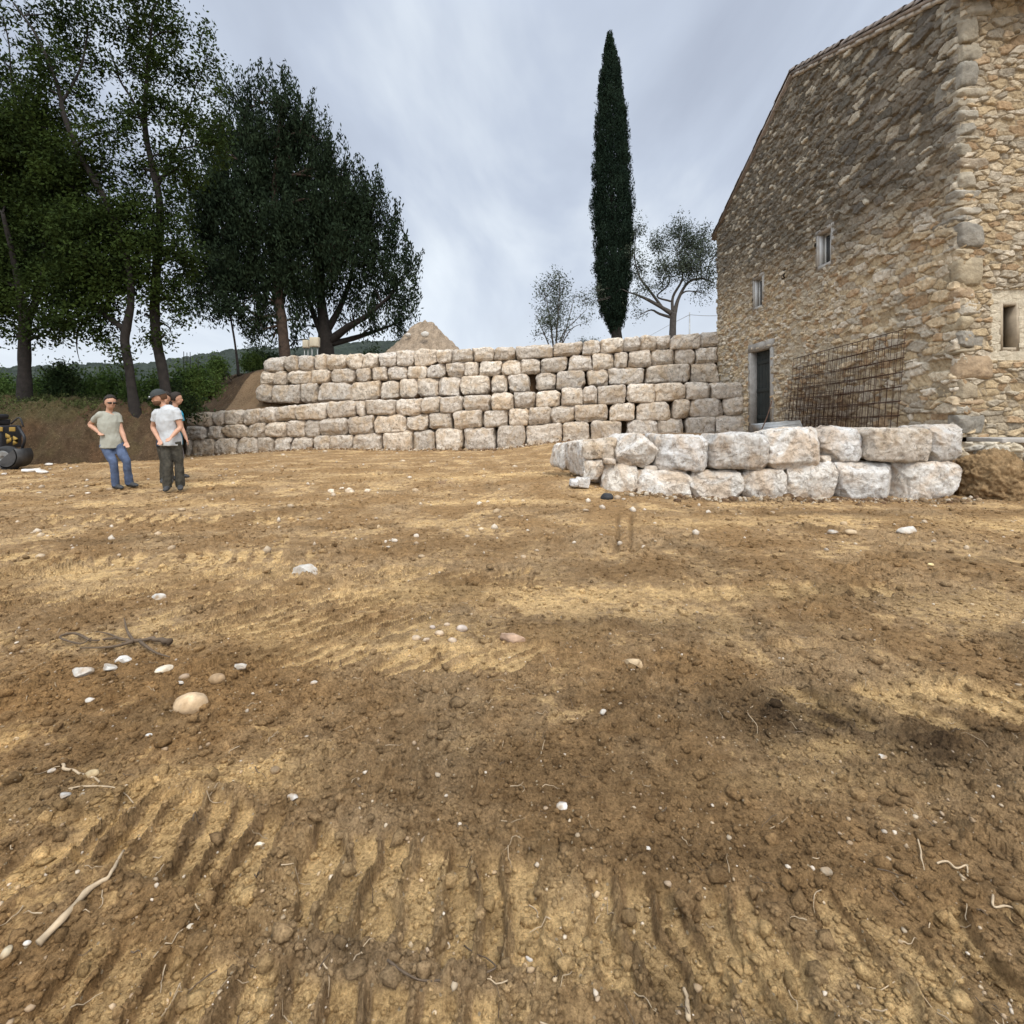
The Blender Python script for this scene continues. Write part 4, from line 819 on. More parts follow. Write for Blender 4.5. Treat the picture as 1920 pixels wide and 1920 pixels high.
tree('olive_tree', 'grey green olive tree with forked trunk between cypress and house', 'tree', 27,
     [[(1260, 672, 0, .26), (1261, 630, 0, .21), (1262, 600, 0, .20), (1263, 586, 0, .20)], [(1260, 588, 0, .17), (1240, 576, 0, .12), (1215, 562, -.1, .09), (1192, 552, -.1, .06), (1178, 548, -.2, .04)], [(1242, 577, 0, .10), (1222, 550, .1, .08), (1200, 520, .2, .05), (1190, 480, .3, .03), (1192, 440, .3, .02)],
      [(1264, 590, 0, .15), (1272, 560, 0, .10), (1290, 530, 0, .08), (1315, 522, .2, .06), (1338, 530, .3, .04)], [(1261, 586, 0, .10), (1262, 556, 0, .08), (1280, 520, -.2, .06), (1270, 480, -.2, .03)], [(1258, 565, 0, .06), (1232, 555, .2, .05), (1255, 530, .2, .04), (1245, 490, .2, .025)]],
     [(1192, 430, 12, 26, .6), (1186, 480, 20, 24, .35), (1200, 500, 26, 24, .4), (1232, 460, 18, 28, .8), (1250, 500, 28, 26, .7), (1270, 440, 16, 26, .8), (1290, 460, 24, 34, .9), (1280, 500, 30, 28, .9), (1316, 470, 22, 32, .8), (1310, 505, 26, 24, .7), (1330, 520, 16, 30, .5), (1276, 420, 10, 18, .5), (1318, 440, 12, 18, .5),
      (1210, 535, 26, 18, .35), (1190, 560, 16, 22, .3), (1320, 550, 18, 20, .25), (1240, 530, 20, 14, .35), (1200, 590, 12, 14, .12), (1120, 545, 12, 18, .5), (1116, 565, 8, 10, .4), (1345, 470, 12, 30, .5)],
     M['leaf_olive'], M['bark_olive'], .13, 80, 42, .20, 6, aspect=.34, twig=.012)
tree('olive_tree', 'small multi stemmed grey green tree standing behind the wall left of the cypress', 'tree', 26,
     [[(1040, 668, 0, .06), (1035, 630, 0, .05), (1030, 590, 0, .03), (1020, 540, 0, .015)], [(1042, 668, 0, .06), (1044, 620, 0, .05), (1048, 570, 0, .03), (1050, 510, 0, .015)], [(1044, 668, 0, .05), (1056, 625, 0, .035), (1080, 600, 0, .025), (1100, 580, 0, .012)], [(1038, 668, 0, .05), (1018, 620, 0, .03), (1004, 590, 0, .015)], [(1045, 668, 0, .04), (1062, 615, 0, .03), (1076, 560, 0, .012)], [(1047, 660, 0, .04), (1070, 618, 0, .025), (1100, 604, 0, .01)]],
     [(1050, 520, 10, 22, .6), (1035, 535, 20, 20, .5), (1058, 540, 16, 20, .6), (1020, 560, 20, 24, .5), (1044, 575, 26, 24, .8), (1015, 595, 20, 20, .4), (1040, 610, 26, 20, .8), (1085, 555, 22, 10, .2), (1095, 565, 14, 8, .2), (1066, 600, 12, 20, .3), (1100, 596, 10, 8, .2), (1012, 625, 14, 14, .3), (1044, 630, 16, 14, .6)],
     M['leaf_olive'], M['bark_olive'], .13, 66, 36, .2, 7, aspect=.34)
tree('young_tree', 'thin young tree with bare slanting stem beside the upper end of the wall', 'tree', 27,
     [[(447, 705, 0, .09), (445, 680, 0, .07), (440, 640, 0, .06), (433, 600, 0, .05), (430, 588, 0, .04)]],
     [(430, 584, 24, 9, 1.0), (415, 580, 16, 8, .8), (448, 580, 12, 10, .6), (425, 570, 20, 10, .6)], M['leaf_dark'], M['bark'], .17, 60, 40, .2, 8)
# column cypress
def cypress():
    dp = 27.5; r = np.random.default_rng(9); prof = [(68, 1), (90, 5), (120, 12), (160, 18), (220, 24), (300, 29), (380, 32), (430, 32), (480, 31), (530, 28), (560, 26), (590, 19), (612, 10), (625, 4)]
    ctr = [(68, 1143), (150, 1145), (300, 1147), (450, 1150), (560, 1149), (620, 1153)]
    root = empty('cypress_tree', P(1158, 690, dp), 'tall narrow column cypress rising behind the wall', 'tree')
    w = MB(); pts = spline([P(1160, 690, dp), P(1157, 640, dp), P(1154, 600, dp), P(1150, 500, dp), P(1146, 300, dp), P(1143, 90, dp)], 5); w.add(*tube(pts, np.interp(np.linspace(0, 1, len(pts)), [0, .3, 1], [.36, .28, .02]), 10)); 
    w.add(*tube([P(1156, 640, dp), P(1140, 600, dp + .1), P(1130, 570, dp)], [.14, .12, .06], 8)); w.build('trunk', M['bark'], root)
    lf = MB(); n = 5600; py = 70 + (625 - 70) * r.beta(1.25, 1.0, n); rad = np.interp(py, *zip(*prof)) * dp / 960; cx = np.interp(py, *zip(*ctr)); an = r.random(n) * 2 * np.pi
    lump = 1 + .30 * pn2(an * 1.6, py * .035) + .22 * pn2(an * 4, py * .09 + 5); rr = rad * lump * r.uniform(.55, 1.08, n) ** .6
    C_ = np.stack([(cx - 960) * dp / 960 + np.cos(an) * rr, dp + np.sin(an) * rr, CH + (785 - py) * dp / 960], 1)
    kk = (py < 565) | (r.random(n) < .55); C_ = C_[kk]; an = an[kk]
    ax = np.stack([np.cos(an) * .22, np.sin(an) * .22, np.ones(len(an))], 1); ax /= np.linalg.norm(ax, axis=1)[:, None]
    leaves(lf, C_, 26, .075, .13, 0, r, .30, ax, .62)
    lf.build('crown', M['leaf_cyp'], root)
cypress()

# ---------------------------------------------------------------- shrubs behind the bank
def shrub(px, py, w, h, d, label, mat='leaf_shrub', seed=0, grp='leafy shrubs along the top of the bank', cl=60, size=.13, name='shrub'):
    r = np.random.default_rng(seed); c = P(px, py, d); root = empty(name, c, label, 'shrub', grp); sc = d / 960; lf = MB(); st = MB()
    k = int(cl * w * h * sc * sc) + 10; lob = 3 + int(w / 28); lx = r.uniform(-.8, .8, lob) * w * sc; lh = r.uniform(.65, 1., lob) * h * sc; C_ = []
    for q in range(k):
        j = r.integers(lob); u_ = r.normal(0, 1, 3); u_ /= np.linalg.norm(u_); u_[2] = abs(u_[2]); u_ *= r.random() ** .35
        C_.append(c + [lx[j] + u_[0] * w * sc * .5, u_[1] * w * sc * .5, u_[2] * lh[j]])
    C_ = np.array(C_); leaves(lf, C_, 40, .19, size, .3, r, .5)
    for q in range(0, k, 3): limb(st, c + [r.normal(0, .2), 0, -.2], C_[q], .02, .006, .05, r, 4)
    st.build('stem', M['bark'], root); lf.build('foliage', M[mat], root)
S = [(-40, 772, 60, 75, 21, 'leaf_shrub', 'bright green shrub at the left edge behind the leftmost trunk'), (25, 768, 50, 72, 22.5, 'leaf_shrub', 'green shrub directly behind the leftmost forked trunk'),
     (95, 768, 44, 92, 21.5, 'leaf_shrub', 'tall green shrub just right of the leftmost trunk'), (122, 765, 26, 112, 20, 'leaf_dim', 'dark shrub, tallest on the bank, between the leftmost and the crooked trunk'),
     (170, 766, 44, 85, 21.5, 'leaf_shrub', 'light green shrub above the man in glasses'), (215, 764, 40, 82, 22.5, 'leaf_shrub', 'green shrub just left of the crooked trunk'),
     (278, 762, 34, 76, 21, 'leaf_shrub', 'green shrub between the crooked trunk and the straight trunk'), (345, 758, 34, 88, 23, 'leaf_shrub', 'green shrub right of the straight trunk below the thin stakes'),
     (385, 742, 30, 70, 24.5, 'leaf_shrub', 'green shrub left of the thin young tree'), (330, 775, 40, 60, 20.5, 'leaf_dim', 'dark low shrub hanging over the bank behind the men'),
     (420, 706, 22, 44, 28, 'leaf_shrub', 'small bright shrub at the foot of the thin young tree'), (470, 690, 26, 34, 30, 'leaf_shrub', 'small green shrub between the young tree and the red trunk'),
     (250, 790, 34, 30, 19.6, 'leaf_dim', 'dim brush at the foot of the crooked trunk'), (80, 790, 60, 26, 19, 'leaf_dim', 'dim low brush at the foot of the leftmost trunk')]
for i, (px, py, w, h, d, mt, lb) in enumerate(S): shrub(px, py, w, h, d, lb, mt, 50 + i)
shrub(1092, 652, 8, 18, 34, 'tiny dark bush top showing over the wall left of the cypress', 'leaf_dim', 90, 'bush tops over the wall', 90, .08)
shrub(1112, 652, 6, 16, 36, 'tiny grey bush top nearest the cypress over the wall', 'leaf_dim', 91, 'bush tops over the wall', 90, .08)
shrub(520, 690, 40, 36, 34, 'dark bush behind the red trunk at the wall top', 'leaf_dim', 92, 'bushes beyond the wall'); shrub(700, 700, 50, 50, 36, 'dark bush between the spreading evergreen and the earth heap', 'leaf_dim', 93, 'bushes beyond the wall')
# low weeds on the bank (stuff)
r = np.random.default_rng(77); n = 1500; x = r.uniform(-22, -12, n); y = r.uniform(15.5, 22, n); z = hill_h(x, y); m = z > 1.15 + .5 * r.random(n); x, y, z = x[m], y[m], z[m]
lf = MB(); leaves(lf, np.c_[x, y, z + .08], 16, .13, .10, .5, r, .3); tag(lf.build('weeds', M['grass']), kind='stuff')
# earth heap above the wall
hpx = P(797, 657, 27.2); nth, nr_ = 160, 70; th = np.linspace(0, 2 * np.pi, nth, endpoint=False); rr = np.linspace(0, 1, nr_); RR, TH = np.meshgrid(rr, th, indexing='ij')
hx_ = np.cos(TH) * RR; hy_ = np.sin(TH) * RR; prof = np.interp(RR, [0, .16, .24, .55, 1], [1, .97, .86, .40, -.25])
Hx = hpx[0] + hx_ * 2.45 * (1 + .1 * pn2(TH * 2, RR)); Hy = hpx[1] + hy_ * 2.2; Hz = 4.75 + 1.72 * prof + .26 * fbm2(Hx, Hy, 1.8, 5, .65) + .07 * np.clip(1 - (worley(Hx, Hy, .3, 3)[0] / .5) ** 2, 0, 1)
i = np.arange(nr_ - 1)[:, None] * nth; j = np.arange(nth)[None]; j2 = (j + 1) % nth; F = np.stack([i + j, i + nth + j, i + nth + j2, i + j2], -1).reshape(-1, 4)
g = MB(); g.add(np.stack([Hx, Hy, Hz], -1), F, (np.array([.26, .20, .14]) * (1 + .5 * fbm2(Hx, Hy, 5, 4)[..., None])).reshape(-1, 3)); tag(g.build('earth_heap', M['dirt']), 'grey brown heap of dug earth showing over the top of the wall', 'earth heap')
# boxes on posts
for (x0, x1, y0, y1, d, lb) in ((567, 578, 637, 652, 27.6, 'smaller beige utility box on a post, left of the pair'), (580, 597, 632, 650, 27.2, 'larger beige utility box on posts, right of the pair')):
    a = P(x0, y1, d); b = P(x1, y0, d); root = empty('utility_box', (a[0], d, 4.4), lb, 'utility box', 'utility boxes over the wall')
    bbox_mesh(MB(), a[0], b[0], d, d + .25, a[2], b[2], .015).build('cabinet', M['beige'], root, False); g = MB(); bbox_mesh(g, a[0] + .04, b[0] - .04, d - .022, d - .002, a[2] + .04, b[2] - .04, .008); g.build('cabinet_door', M['beige'], root, False)
    for f in (.2, .8):
        g = MB(); xx = a[0] + (b[0] - a[0]) * f; g.add(*tube([(xx, d + .12, 4.2), (xx, d + .12, a[2] + .002)], [.03, .03], 8)); g.build('post', M['steel'], root)
for i, (px, t_, b_) in enumerate(((345, 659, 700), (351, 661, 700), (357, 660, 700), (372, 674, 705))):
    g = MB(); g.add(*tube([P(px, b_ + 20, 23.5), P(px - .5, t_, 23.5)], [.022, .016], 6)); tag(g.build('stake', M['bark']), ['leftmost thin stake of the row of three above the shrub', 'middle thin stake of the row of three above the shrub', 'rightmost thin stake of the row of three above the shrub', 'thin stake standing apart, lower and right of the row of three'][i], 'stake', 'thin stakes above the shrubs')
# overhead line
pd = 55; root = empty('utility_pole', (P(1293, 700, pd)), 'thin far utility pole with wires between olive tree and house', 'utility pole')
g = MB(); g.add(*tube([P(1293, 700, pd), P(1293, 585, pd)], [.10, .07], 8)); g.build('pole', M['steel'], root)
for q in ([P(1293, 590, pd), P(1330, 592, pd - 5), P(1400, 590, pd - 12)], [P(1293, 590, pd), P(1250, 612, pd + 30), P(1200, 640, pd + 60)]):
    g = MB(); g.add(*tube(spline(q, 6), [.028] * 13, 5)); g.build('wire', M['steel'], root)
# ---------------------------------------------------------------- rocks, pebbles, roots
def rock(name, px, py, w, h, col, label, cat='rock', group=None, sub=4, am=.22, seed=None, flat=.8, z=None, angular=False, mat=None):
    "rock resting on the yard, seen at px,py (its centre), w,h in photo pixels"
    d = 3.
    for _ in range(12):
        x = (px - 960) * d / 960; g_ = gh(x, max(d, .8)) if z is None else z; d = (CH - g_) * 960 / max(py + h * .25 - 785, 20) * .5 + d * .5
    x = (px - 960) * d / 960; g_ = gh(x, d) if z is None else z; sc = d / 960; s = int(px * 7 + py) if seed is None else seed; r = np.random.default_rng(s)
    W_ = w * sc / 2; V, F = ICO[sub]; V = V.copy()
    if angular:
        for _ in range(9):
            nrm = r.normal(size=3); nrm /= np.linalg.norm(nrm); k = r.uniform(.45, .8); dd_ = V @ nrm - k; V = V - np.maximum(dd_, 0)[:, None] * nrm
        V = V * 1.3
    n = fbm3(V * 1.1 + s % 97, 1.0, 4, .55); V = V * (1 + am * n)[:, None]; V = V * [W_, W_ * r.uniform(.6, .85), W_ * flat * .62]
    a = r.normal(0, .4); c_, s_ = math.cos(a), math.sin(a); V = V @ np.array([[c_, s_, 0], [-s_, c_, 0], [0, 0, 1]]); V += [x, d, g_ + W_ * flat * .24]
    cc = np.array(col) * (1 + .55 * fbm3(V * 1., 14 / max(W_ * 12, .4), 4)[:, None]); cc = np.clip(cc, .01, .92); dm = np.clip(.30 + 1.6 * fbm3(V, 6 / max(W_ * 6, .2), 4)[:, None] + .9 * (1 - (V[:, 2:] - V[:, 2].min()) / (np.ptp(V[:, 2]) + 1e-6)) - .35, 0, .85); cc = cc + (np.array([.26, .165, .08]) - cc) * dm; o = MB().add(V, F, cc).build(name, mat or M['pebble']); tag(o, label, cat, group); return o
WH, TN, GR, BR = (.44, .405, .35), (.42, .31, .19), (.34, .31, .27), (.22, .14, .08)
gw, gt = 'white stones on the yard', 'tan cobbles on the yard'
rock('rock', 571, 1062, 40, 34, WH, 'largest white rock in the middle distance, left of the centre', group=gw, angular=True, flat=1.2)
rock('rock', 156, 1258, 38, 26, WH, 'jagged white rock, leftmost of three below the dead root', group=gw, angular=True)
rock('rock', 204, 1250, 26, 18, WH, 'small white rock, middle one of three below the dead root', group=gw, angular=True)
rock('rock', 229, 1236, 28, 20, (.62, .58, .52), 'greyish white rock closest to the dead root', group=gw, angular=True)
rock('rock', 308, 1252, 30, 20, (.55, .47, .35), 'flat cream stone right of the white rocks', group=gt, flat=.5)
rock('rock', 452, 1250, 22, 13, WH, 'little white chip right of the flat cream stone', group=gw, angular=True)
rock('cobble', 358, 1313, 62, 46, (.46, .33, .20), 'largest smooth tan cobble, half sunk in the loose soil at the left', 'cobble', am=.12, flat=1.0)
rock('cobble', 346, 1267, 19, 18, (.28, .20, .13), 'small round brown cobble above the largest tan cobble', 'cobble', am=.1, flat=1)
rock('cobble', 407, 1270, 30, 26, (.27, .18, .10), 'dull brown cobble right above the largest tan cobble', 'cobble', am=.1, flat=1)
rock('rock', 337, 1279, 12, 8, WH, 'tiny white chip under the small round brown cobble', group=gw, angular=True, sub=3)
rock('rock', 169, 1311, 15, 14, WH, 'white chip left of the largest tan cobble', group=gw, angular=True, sub=3)
rock('rock', 299, 1121, 22, 17, WH, 'larger of two white rocks above the dead root', group=gw, angular=True)
rock('rock', 271, 1124, 10, 7, WH, 'smaller of two white rocks above the dead root', group=gw, angular=True, sub=3)
rock('rock', 280, 1378, 12, 9, WH, 'white chip directly below the largest tan cobble', group=gw, angular=True, sub=3)
rock('rock', 588, 1279, 14, 10, WH, 'white chip alone right of the flat cream stone', group=gw, angular=True, sub=3)
rock('rock', 1055, 1508, 19, 21, WH, 'pointed white rock lying alone near the bottom centre', group=gw, angular=True)
rock('rock', 97, 1443, 13, 13, WH, 'white pebble beside a pale root at the left edge', group=gw, sub=3)
rock('cobble', 172, 1449, 24, 22, (.36, .27, .15), 'yellowish cobble next to a pale curved root at the left', 'cobble', flat=1)
rock('cobble', 123, 1489, 20, 16, GR, 'grey angular stone below a pale curved root at the left', 'cobble', angular=True)
rock('rock', 1698, 993, 34, 20, WH, 'larger white rock at the right, in front of the block wall', group=gw, angular=True)
rock('rock', 1563, 996, 18, 13, WH, 'small white rock left of two tan stones in front of the block wall', group=gw, angular=True, sub=3)
rock('cobble', 1595, 1001, 22, 11, TN, 'tan stone right of the small white rock in front of the block wall', 'cobble', gt, 3)
rock('rock', 1745, 1058, 12, 12, (.6, .45, .22), 'small yellow stone at the far right of the yard', group=gt, sub=3)
rock('rock', 1185, 1241, 32, 24, (.40, .29, .17), 'tan angular stone just right of the centre', group=gt, angular=True)
rock('rock', 961, 1193, 42, 32, (.36, .24, .16), 'reddish brown rock at the centre of the yard', group=gt, angular=True)
rock('rock', 1131, 1333, 18, 16, (.42, .38, .32), 'grey stone below the tan angular stone', group=gt)
rock('cobble', 516, 1442, 20, 18, (.20, .14, .08), 'dark brown round cobble left of the centre bottom', 'cobble', flat=1)
rock('cobble', 548, 1495, 17, 14, GR, 'pale grey stone below the dark brown cobble', 'cobble', angular=True)
rock('cobble', 800, 1572, 22, 18, (.30, .22, .14), 'brown stone above the track pads at the bottom centre', 'cobble')
rock('cobble', 1550, 1631, 22, 26, (.26, .21, .15), 'brown oval stone at the lower right', 'cobble', flat=1)
rock('rock', 1215, 1588, 10, 14, WH, 'thin upright white chip right of the centre bottom', group=gw, sub=3)
rock('rock', 1655, 1415, 13, 10, WH, 'white chip at the right above the pale rootlets', group=gw, angular=True, sub=3)
rock('rock', 993, 1792, 16, 22, WH, 'white pebble lying in a track groove at the bottom centre', group=gw, sub=3)
rock('rock', 51, 1767, 14, 10, WH, 'white pebble at the bottom left below the long stick', group=gw, sub=3)
rock('cobble', 12, 1784, 26, 18, (.40, .33, .22), 'tan oval pebble at the very left edge below the stick', 'cobble', gt)
rock('cobble', 357, 1736, 14, 14, (.45, .38, .28), 'pale oval pebble right of the long stick', 'cobble', gt, 3)
rock('cobble', 396, 1670, 20, 26, (.38, .27, .14), 'ochre flat stone between the long stick and the track pads', 'cobble', gt)
rock('rock', 485, 1584, 18, 14, (.55, .48, .36), 'cream stone at the upper end of the track pads', group=gt, angular=True)
for i, (px, py, s) in enumerate(((780, 1195, 18), (866, 1177, 22), (848, 1196, 18), (824, 1186, 20), (811, 1178, 12), (800, 1199, 14), (838, 1172, 12), (858, 1160, 12), (790, 1180, 12))):
    rock('cobble', px, py, s, s * .8, [(.42, .32, .22), (.40, .33, .27), (.36, .28, .20)][i % 3], ['grey', 'pinkish', 'brown'][i % 3] + ' pebble in the cluster by the reddish rock, ' + ['leftmost', 'farthest right but one', 'large one at the lower right', 'middle', 'small one above the middle', 'lower left', 'upper middle', 'topmost', 'upper left'][i], 'cobble', 'cluster of cobbles left of the reddish rock', 3, am=.1, flat=1)
for i, (px, py, s) in enumerate(((620, 919, 16), (655, 919, 18), (690, 919, 14), (640, 915, 10))): rock('rock', px, py, s, s * .7, (.6, .5, .38), ['leftmost', 'third', 'rightmost', 'second'][i] + ' pale stone in the short row in front of the long wall', 'rock', 'pale stones in front of the long wall', 3, angular=True)
for i, (px, py, s) in enumerate(((830, 901, 16), (822, 905, 10), (846, 903, 8))): rock('rock', px, py, s, s * .7, BR, ['middle and largest', 'left', 'right'][i] + ' brown stone in the small group in front of the long wall', 'rock', 'brown stones by the middle of the long wall', 3, angular=True)
rock('rock', 1138, 931, 24, 18, (.025, .025, .026), 'black rock lying alone before the curved end of the white wall', mat=M['blackrock'], flat=1.1)
for i, (px, py, w, h) in enumerate(((57, 882, 26, 6), (78, 885, 24, 8), (92, 870, 14, 8), (122, 879, 5, 4), (132, 877, 5, 4), (144, 874, 4, 3), (8, 888, 10, 5))): rock('rock', px, py, w, h, (.62, .58, .52), ['flat white slab nearest the machine bucket', 'longer white slab beside the first one near the machine', 'raised white lump right of the two slabs by the machine', 'first small white chip right of the machine rubble', 'middle small white chip right of the machine rubble', 'last and tiniest white chip right of the machine rubble', 'white stone under the machine wheel at the left edge'][i], 'rock', 'white rubble beside the machine', 3, angular=True, flat=.6)
for i, (px, py, w) in enumerate(((1478, 931, 26), (1498, 935, 18), (1445, 928, 16), (1520, 938, 16), (1375, 935, 18), (1540, 940, 12), (1565, 938, 12), (1610, 945, 12), (1270, 938, 14))):
    rock('soil_clod', px, py, w, w * .8, (.10, .06, .035), 'dark soil clod below the white wall, ' + ['fourth', 'fifth', 'third', 'sixth', 'second', 'seventh', 'eighth', 'rightmost', 'leftmost'][i] + ' of nine from the left', 'soil clod', 'dark clods at the foot of the white wall', 3, .3, flat=1.1, mat=M['dirt'])
for (px, py, d, s) in ((797, 627, 25.9, .20), (765, 628, 26.3, .14)):
    V, F = ICO[3]; p = P(px, py, d - .3); V = V * [s, s * .7, s * .8] * (1 + .2 * fbm3(V + s * 9, 1.2, 3))[:, None] + p; o = MB().add(V, F, WH).build('rock', M['pebble']); tag(o, 'white stone in the middle of the earth heap' if px == 797 else 'white stone on the left flank of the earth heap', 'rock')

# scattered grit and clods: nobody could count them
def scatter(name, n, ymin, ymax, smin, smax, pal, seed, sub=1, power=2.2, angular=.25, dark_only=False):
    r = np.random.default_rng(seed); y = ymin * (ymax / ymin) ** r.random(n); x = y * r.uniform(-1.1, 1.1, n); cl = fbm2(x, y, .8, 3, .6, seed) + .5 * fbm2(x, y, 3, 2, .6, seed); m = cl > r.uniform(-.6, .35, n); x, y = x[m], y[m]; n = len(x)
    z, c = ghs(x, y); s = (smin + (smax - smin) * r.random(n) ** power) * (1 + .22 * (y - ymin)) ** .6; V0, F0 = ICO[sub]; k = len(V0)
    v = V0[None] * (1 + r.normal(0, .20, (n, k, 1))); ax = r.uniform(.55, 1.2, (n, 1, 3)); v = v * ax; a = r.random((n, 1)) * 6.28
    vx = v[..., 0] * np.cos(a) - v[..., 1] * np.sin(a); vy = v[..., 0] * np.sin(a) + v[..., 1] * np.cos(a); v = np.stack([vx, vy, v[..., 2] * .75], -1) * s[:, None, None]
    v = v + np.stack([x, y, z + s * .25], -1)[:, None]
    F = (F0[None] + (np.arange(n) * k)[:, None, None]).reshape(-1, 3)
    if pal is None: cc = c * r.uniform(.75, 1.2, (n, 1))
    else: cc = np.array(pal)[r.integers(len(pal), size=n)] * r.uniform(.7, 1.15, (n, 1)) * .6 + c * .4
    o = MB().add(v.reshape(-1, 3), F, np.repeat(cc, k, 0)).build(name, M['pebble'] if pal is not None else M['dirt'], None, False); tag(o, kind='stuff')
scatter('soil_crumbs', 110000, .8, 15, .0016, .012, None, 1, 1, 3.2)
scatter('gravel', 7500, .8, 16, .0016, .010, [(.40, .32, .22), (.33, .25, .17), (.46, .39, .29), (.27, .20, .13), (.36, .28, .2), (.58, .52, .43)], 2, 1, 3.6)
scatter('loose_clods', 5000, 1.2, 16, .008, .030, None, 3, 1, 3.0)
scatter('far_stones', 900, 5, 21, .012, .045, [(.50, .42, .32), (.40, .31, .21), (.60, .54, .45)], 4, 1, 2.6)
# rubble skirts at the foot of walls
r = np.random.default_rng(6); g = MB(); n = 900; x = r.uniform(-15.5, 3, n); y = low_line(x) - .25 - abs(r.normal(0, .35, n)); z, c = ghs(x, y); s = .02 + .06 * r.random(n) ** 3
x2 = r.uniform(2, 8.2, n); y2 = 9.15 - abs(r.normal(0, .16, n)); z2, c2 = ghs(x2, y2); s2 = .012 + .04 * r.random(n) ** 3
X_ = np.r_[x, x2]; Y_ = np.r_[y, y2]; Z_ = np.r_[z, z2]; S_ = np.r_[s, s2]; V0, F0 = ICO[2]; N_ = len(X_); v = V0[None] * (1 + r.normal(0, .12, (N_, len(V0), 1))) * r.uniform(.6, 1.2, (N_, 1, 3)) * S_[:, None, None] + np.stack([X_, Y_, Z_ + S_ * .3], -1)[:, None]
cc = np.array([(.20, .13, .07), (.30, .21, .12), (.48, .40, .30), (.15, .09, .05)])[r.integers(4, size=N_)]
tag(MB().add(v.reshape(-1, 3), (F0[None] + (np.arange(N_) * len(V0))[:, None, None]).reshape(-1, 3), np.repeat(cc, len(V0), 0)).build('wall_foot_rubble', M['dirt']), kind='stuff')
# rootlets
g = MB(); r = np.random.default_rng(12); gd = MB()
for i in range(420):
    y = .85 * (6 / .85) ** r.random(); x = y * r.uniform(-1, 1); l = r.uniform(.02, .11); a = r.random() * 6.28; n = 6; ang = a + np.cumsum(r.normal(0, .35, n)); px_ = x + np.cumsum(np.cos(ang)) * l / n; py_ = y + np.cumsum(np.sin(ang)) * l / n
    z, _ = ghs(px_, np.maximum(py_, .7)); pts = np.c_[px_, py_, z + .004 + np.abs(r.normal(0, .004, n))]; (g if r.random() < .65 else gd).add(*tube(pts, np.linspace(.0016, .0006, n) * r.uniform(.7, 1.5), 4, cap=False))
tag(g.build('pale_rootlets', M['root']), kind='stuff'); tag(gd.build('brown_rootlets', M['root_dark']), kind='stuff')
def ground_path(pxs, lift=.008):
    o = []
    for px, py in pxs:
        d = 2.
        for _ in range(10): d = .5 * d + .5 * (CH - gh((px - 960) * d / 960, d)) * 960 / (py - 785)
        o.append(((px - 960) * d / 960, d, gh((px - 960) * d / 960, d) + lift))
    return np.array(o)
def root(name, pxs, r0, r1, mat, label, lift=.008, extra=()):
    p = spline(ground_path(pxs, lift), 6); g = MB(); rd = np.linspace(r0, r1, len(p)) * (1 + .45 * pn3(p * 30)); p = p + np.stack([pn3(p * 25), pn3(p * 25 + 7), .4 * pn3(p * 25 + 9)], 1) * r0 * 1.2; g.add(*tube(p, rd, 8))
    for e_, a, b in extra:
        q = spline(ground_path(e_, lift), 5); g.add(*tube(q, np.linspace(a, b, len(q)), 6))
    tag(g.build(name, mat), label, 'root' if name != 'stick' else 'stick')
root('stick', [(232, 1604), (205, 1650), (190, 1662), (165, 1680), (130, 1720), (100, 1750), (72, 1778)], .004, .011, M['root'], 'long pale driftwood stick lying at the lower left', .014)
root('root', [(118, 1428), (122, 1445), (150, 1452), (188, 1470)], .006, .003, M['root'], 'pale curved root next to the yellowish cobble')
root('root', [(128, 1483), (160, 1478), (212, 1481), (236, 1495), (250, 1510)], .003, .002, M['root'], 'long thin pale root below the yellowish cobble')
root('root', [(1282, 1858), (1288, 1880), (1291, 1918)], .004, .006, M['root'], 'short pale root sticking out at the bottom edge')
root('root', [(1721, 1578), (1727, 1610), (1733, 1636)], .0028, .0015, M['root'], 'straight pale rootlet at the right side')
root('root', [(1757, 1624), (1775, 1619), (1792, 1632), (1812, 1628), (1815, 1648)], .003, .002, M['root'], 'hooked pale rootlet right of the straight one')
root('root', [(1862, 1683), (1864, 1706), (1890, 1704), (1918, 1716)], .003, .002, M['root'], 'forked pale rootlet at the right edge')
root('root', [(1412, 1325), (1402, 1340), (1420, 1365), (1418, 1395)], .002, .001, M['root'], 'thin pale rootlet on the dark soil patch')
root('root', [(318, 1214), (285, 1208), (250, 1210), (215, 1205), (170, 1208)], .016, .004, M['root_dark'], 'dead dark root with side twigs above the white rocks', .03,
     [([(250, 1210), (238, 1190), (233, 1168)], .010, .003), ([(250, 1212), (210, 1222), (150, 1224)], .010, .003), ([(262, 1212), (290, 1232), (318, 1242)], .009, .003), ([(170, 1208), (140, 1196), (112, 1204), (150, 1216), (172, 1206)], .008, .004), ([(230, 1208), (205, 1196), (180, 1192)], .007, .002)])
root('root', [(870, 1780), (930, 1830), (800, 1845), (725, 1808)][::-1], .003, .0015, M['root_dark'], 'thin brown root across the track pads at the bottom')

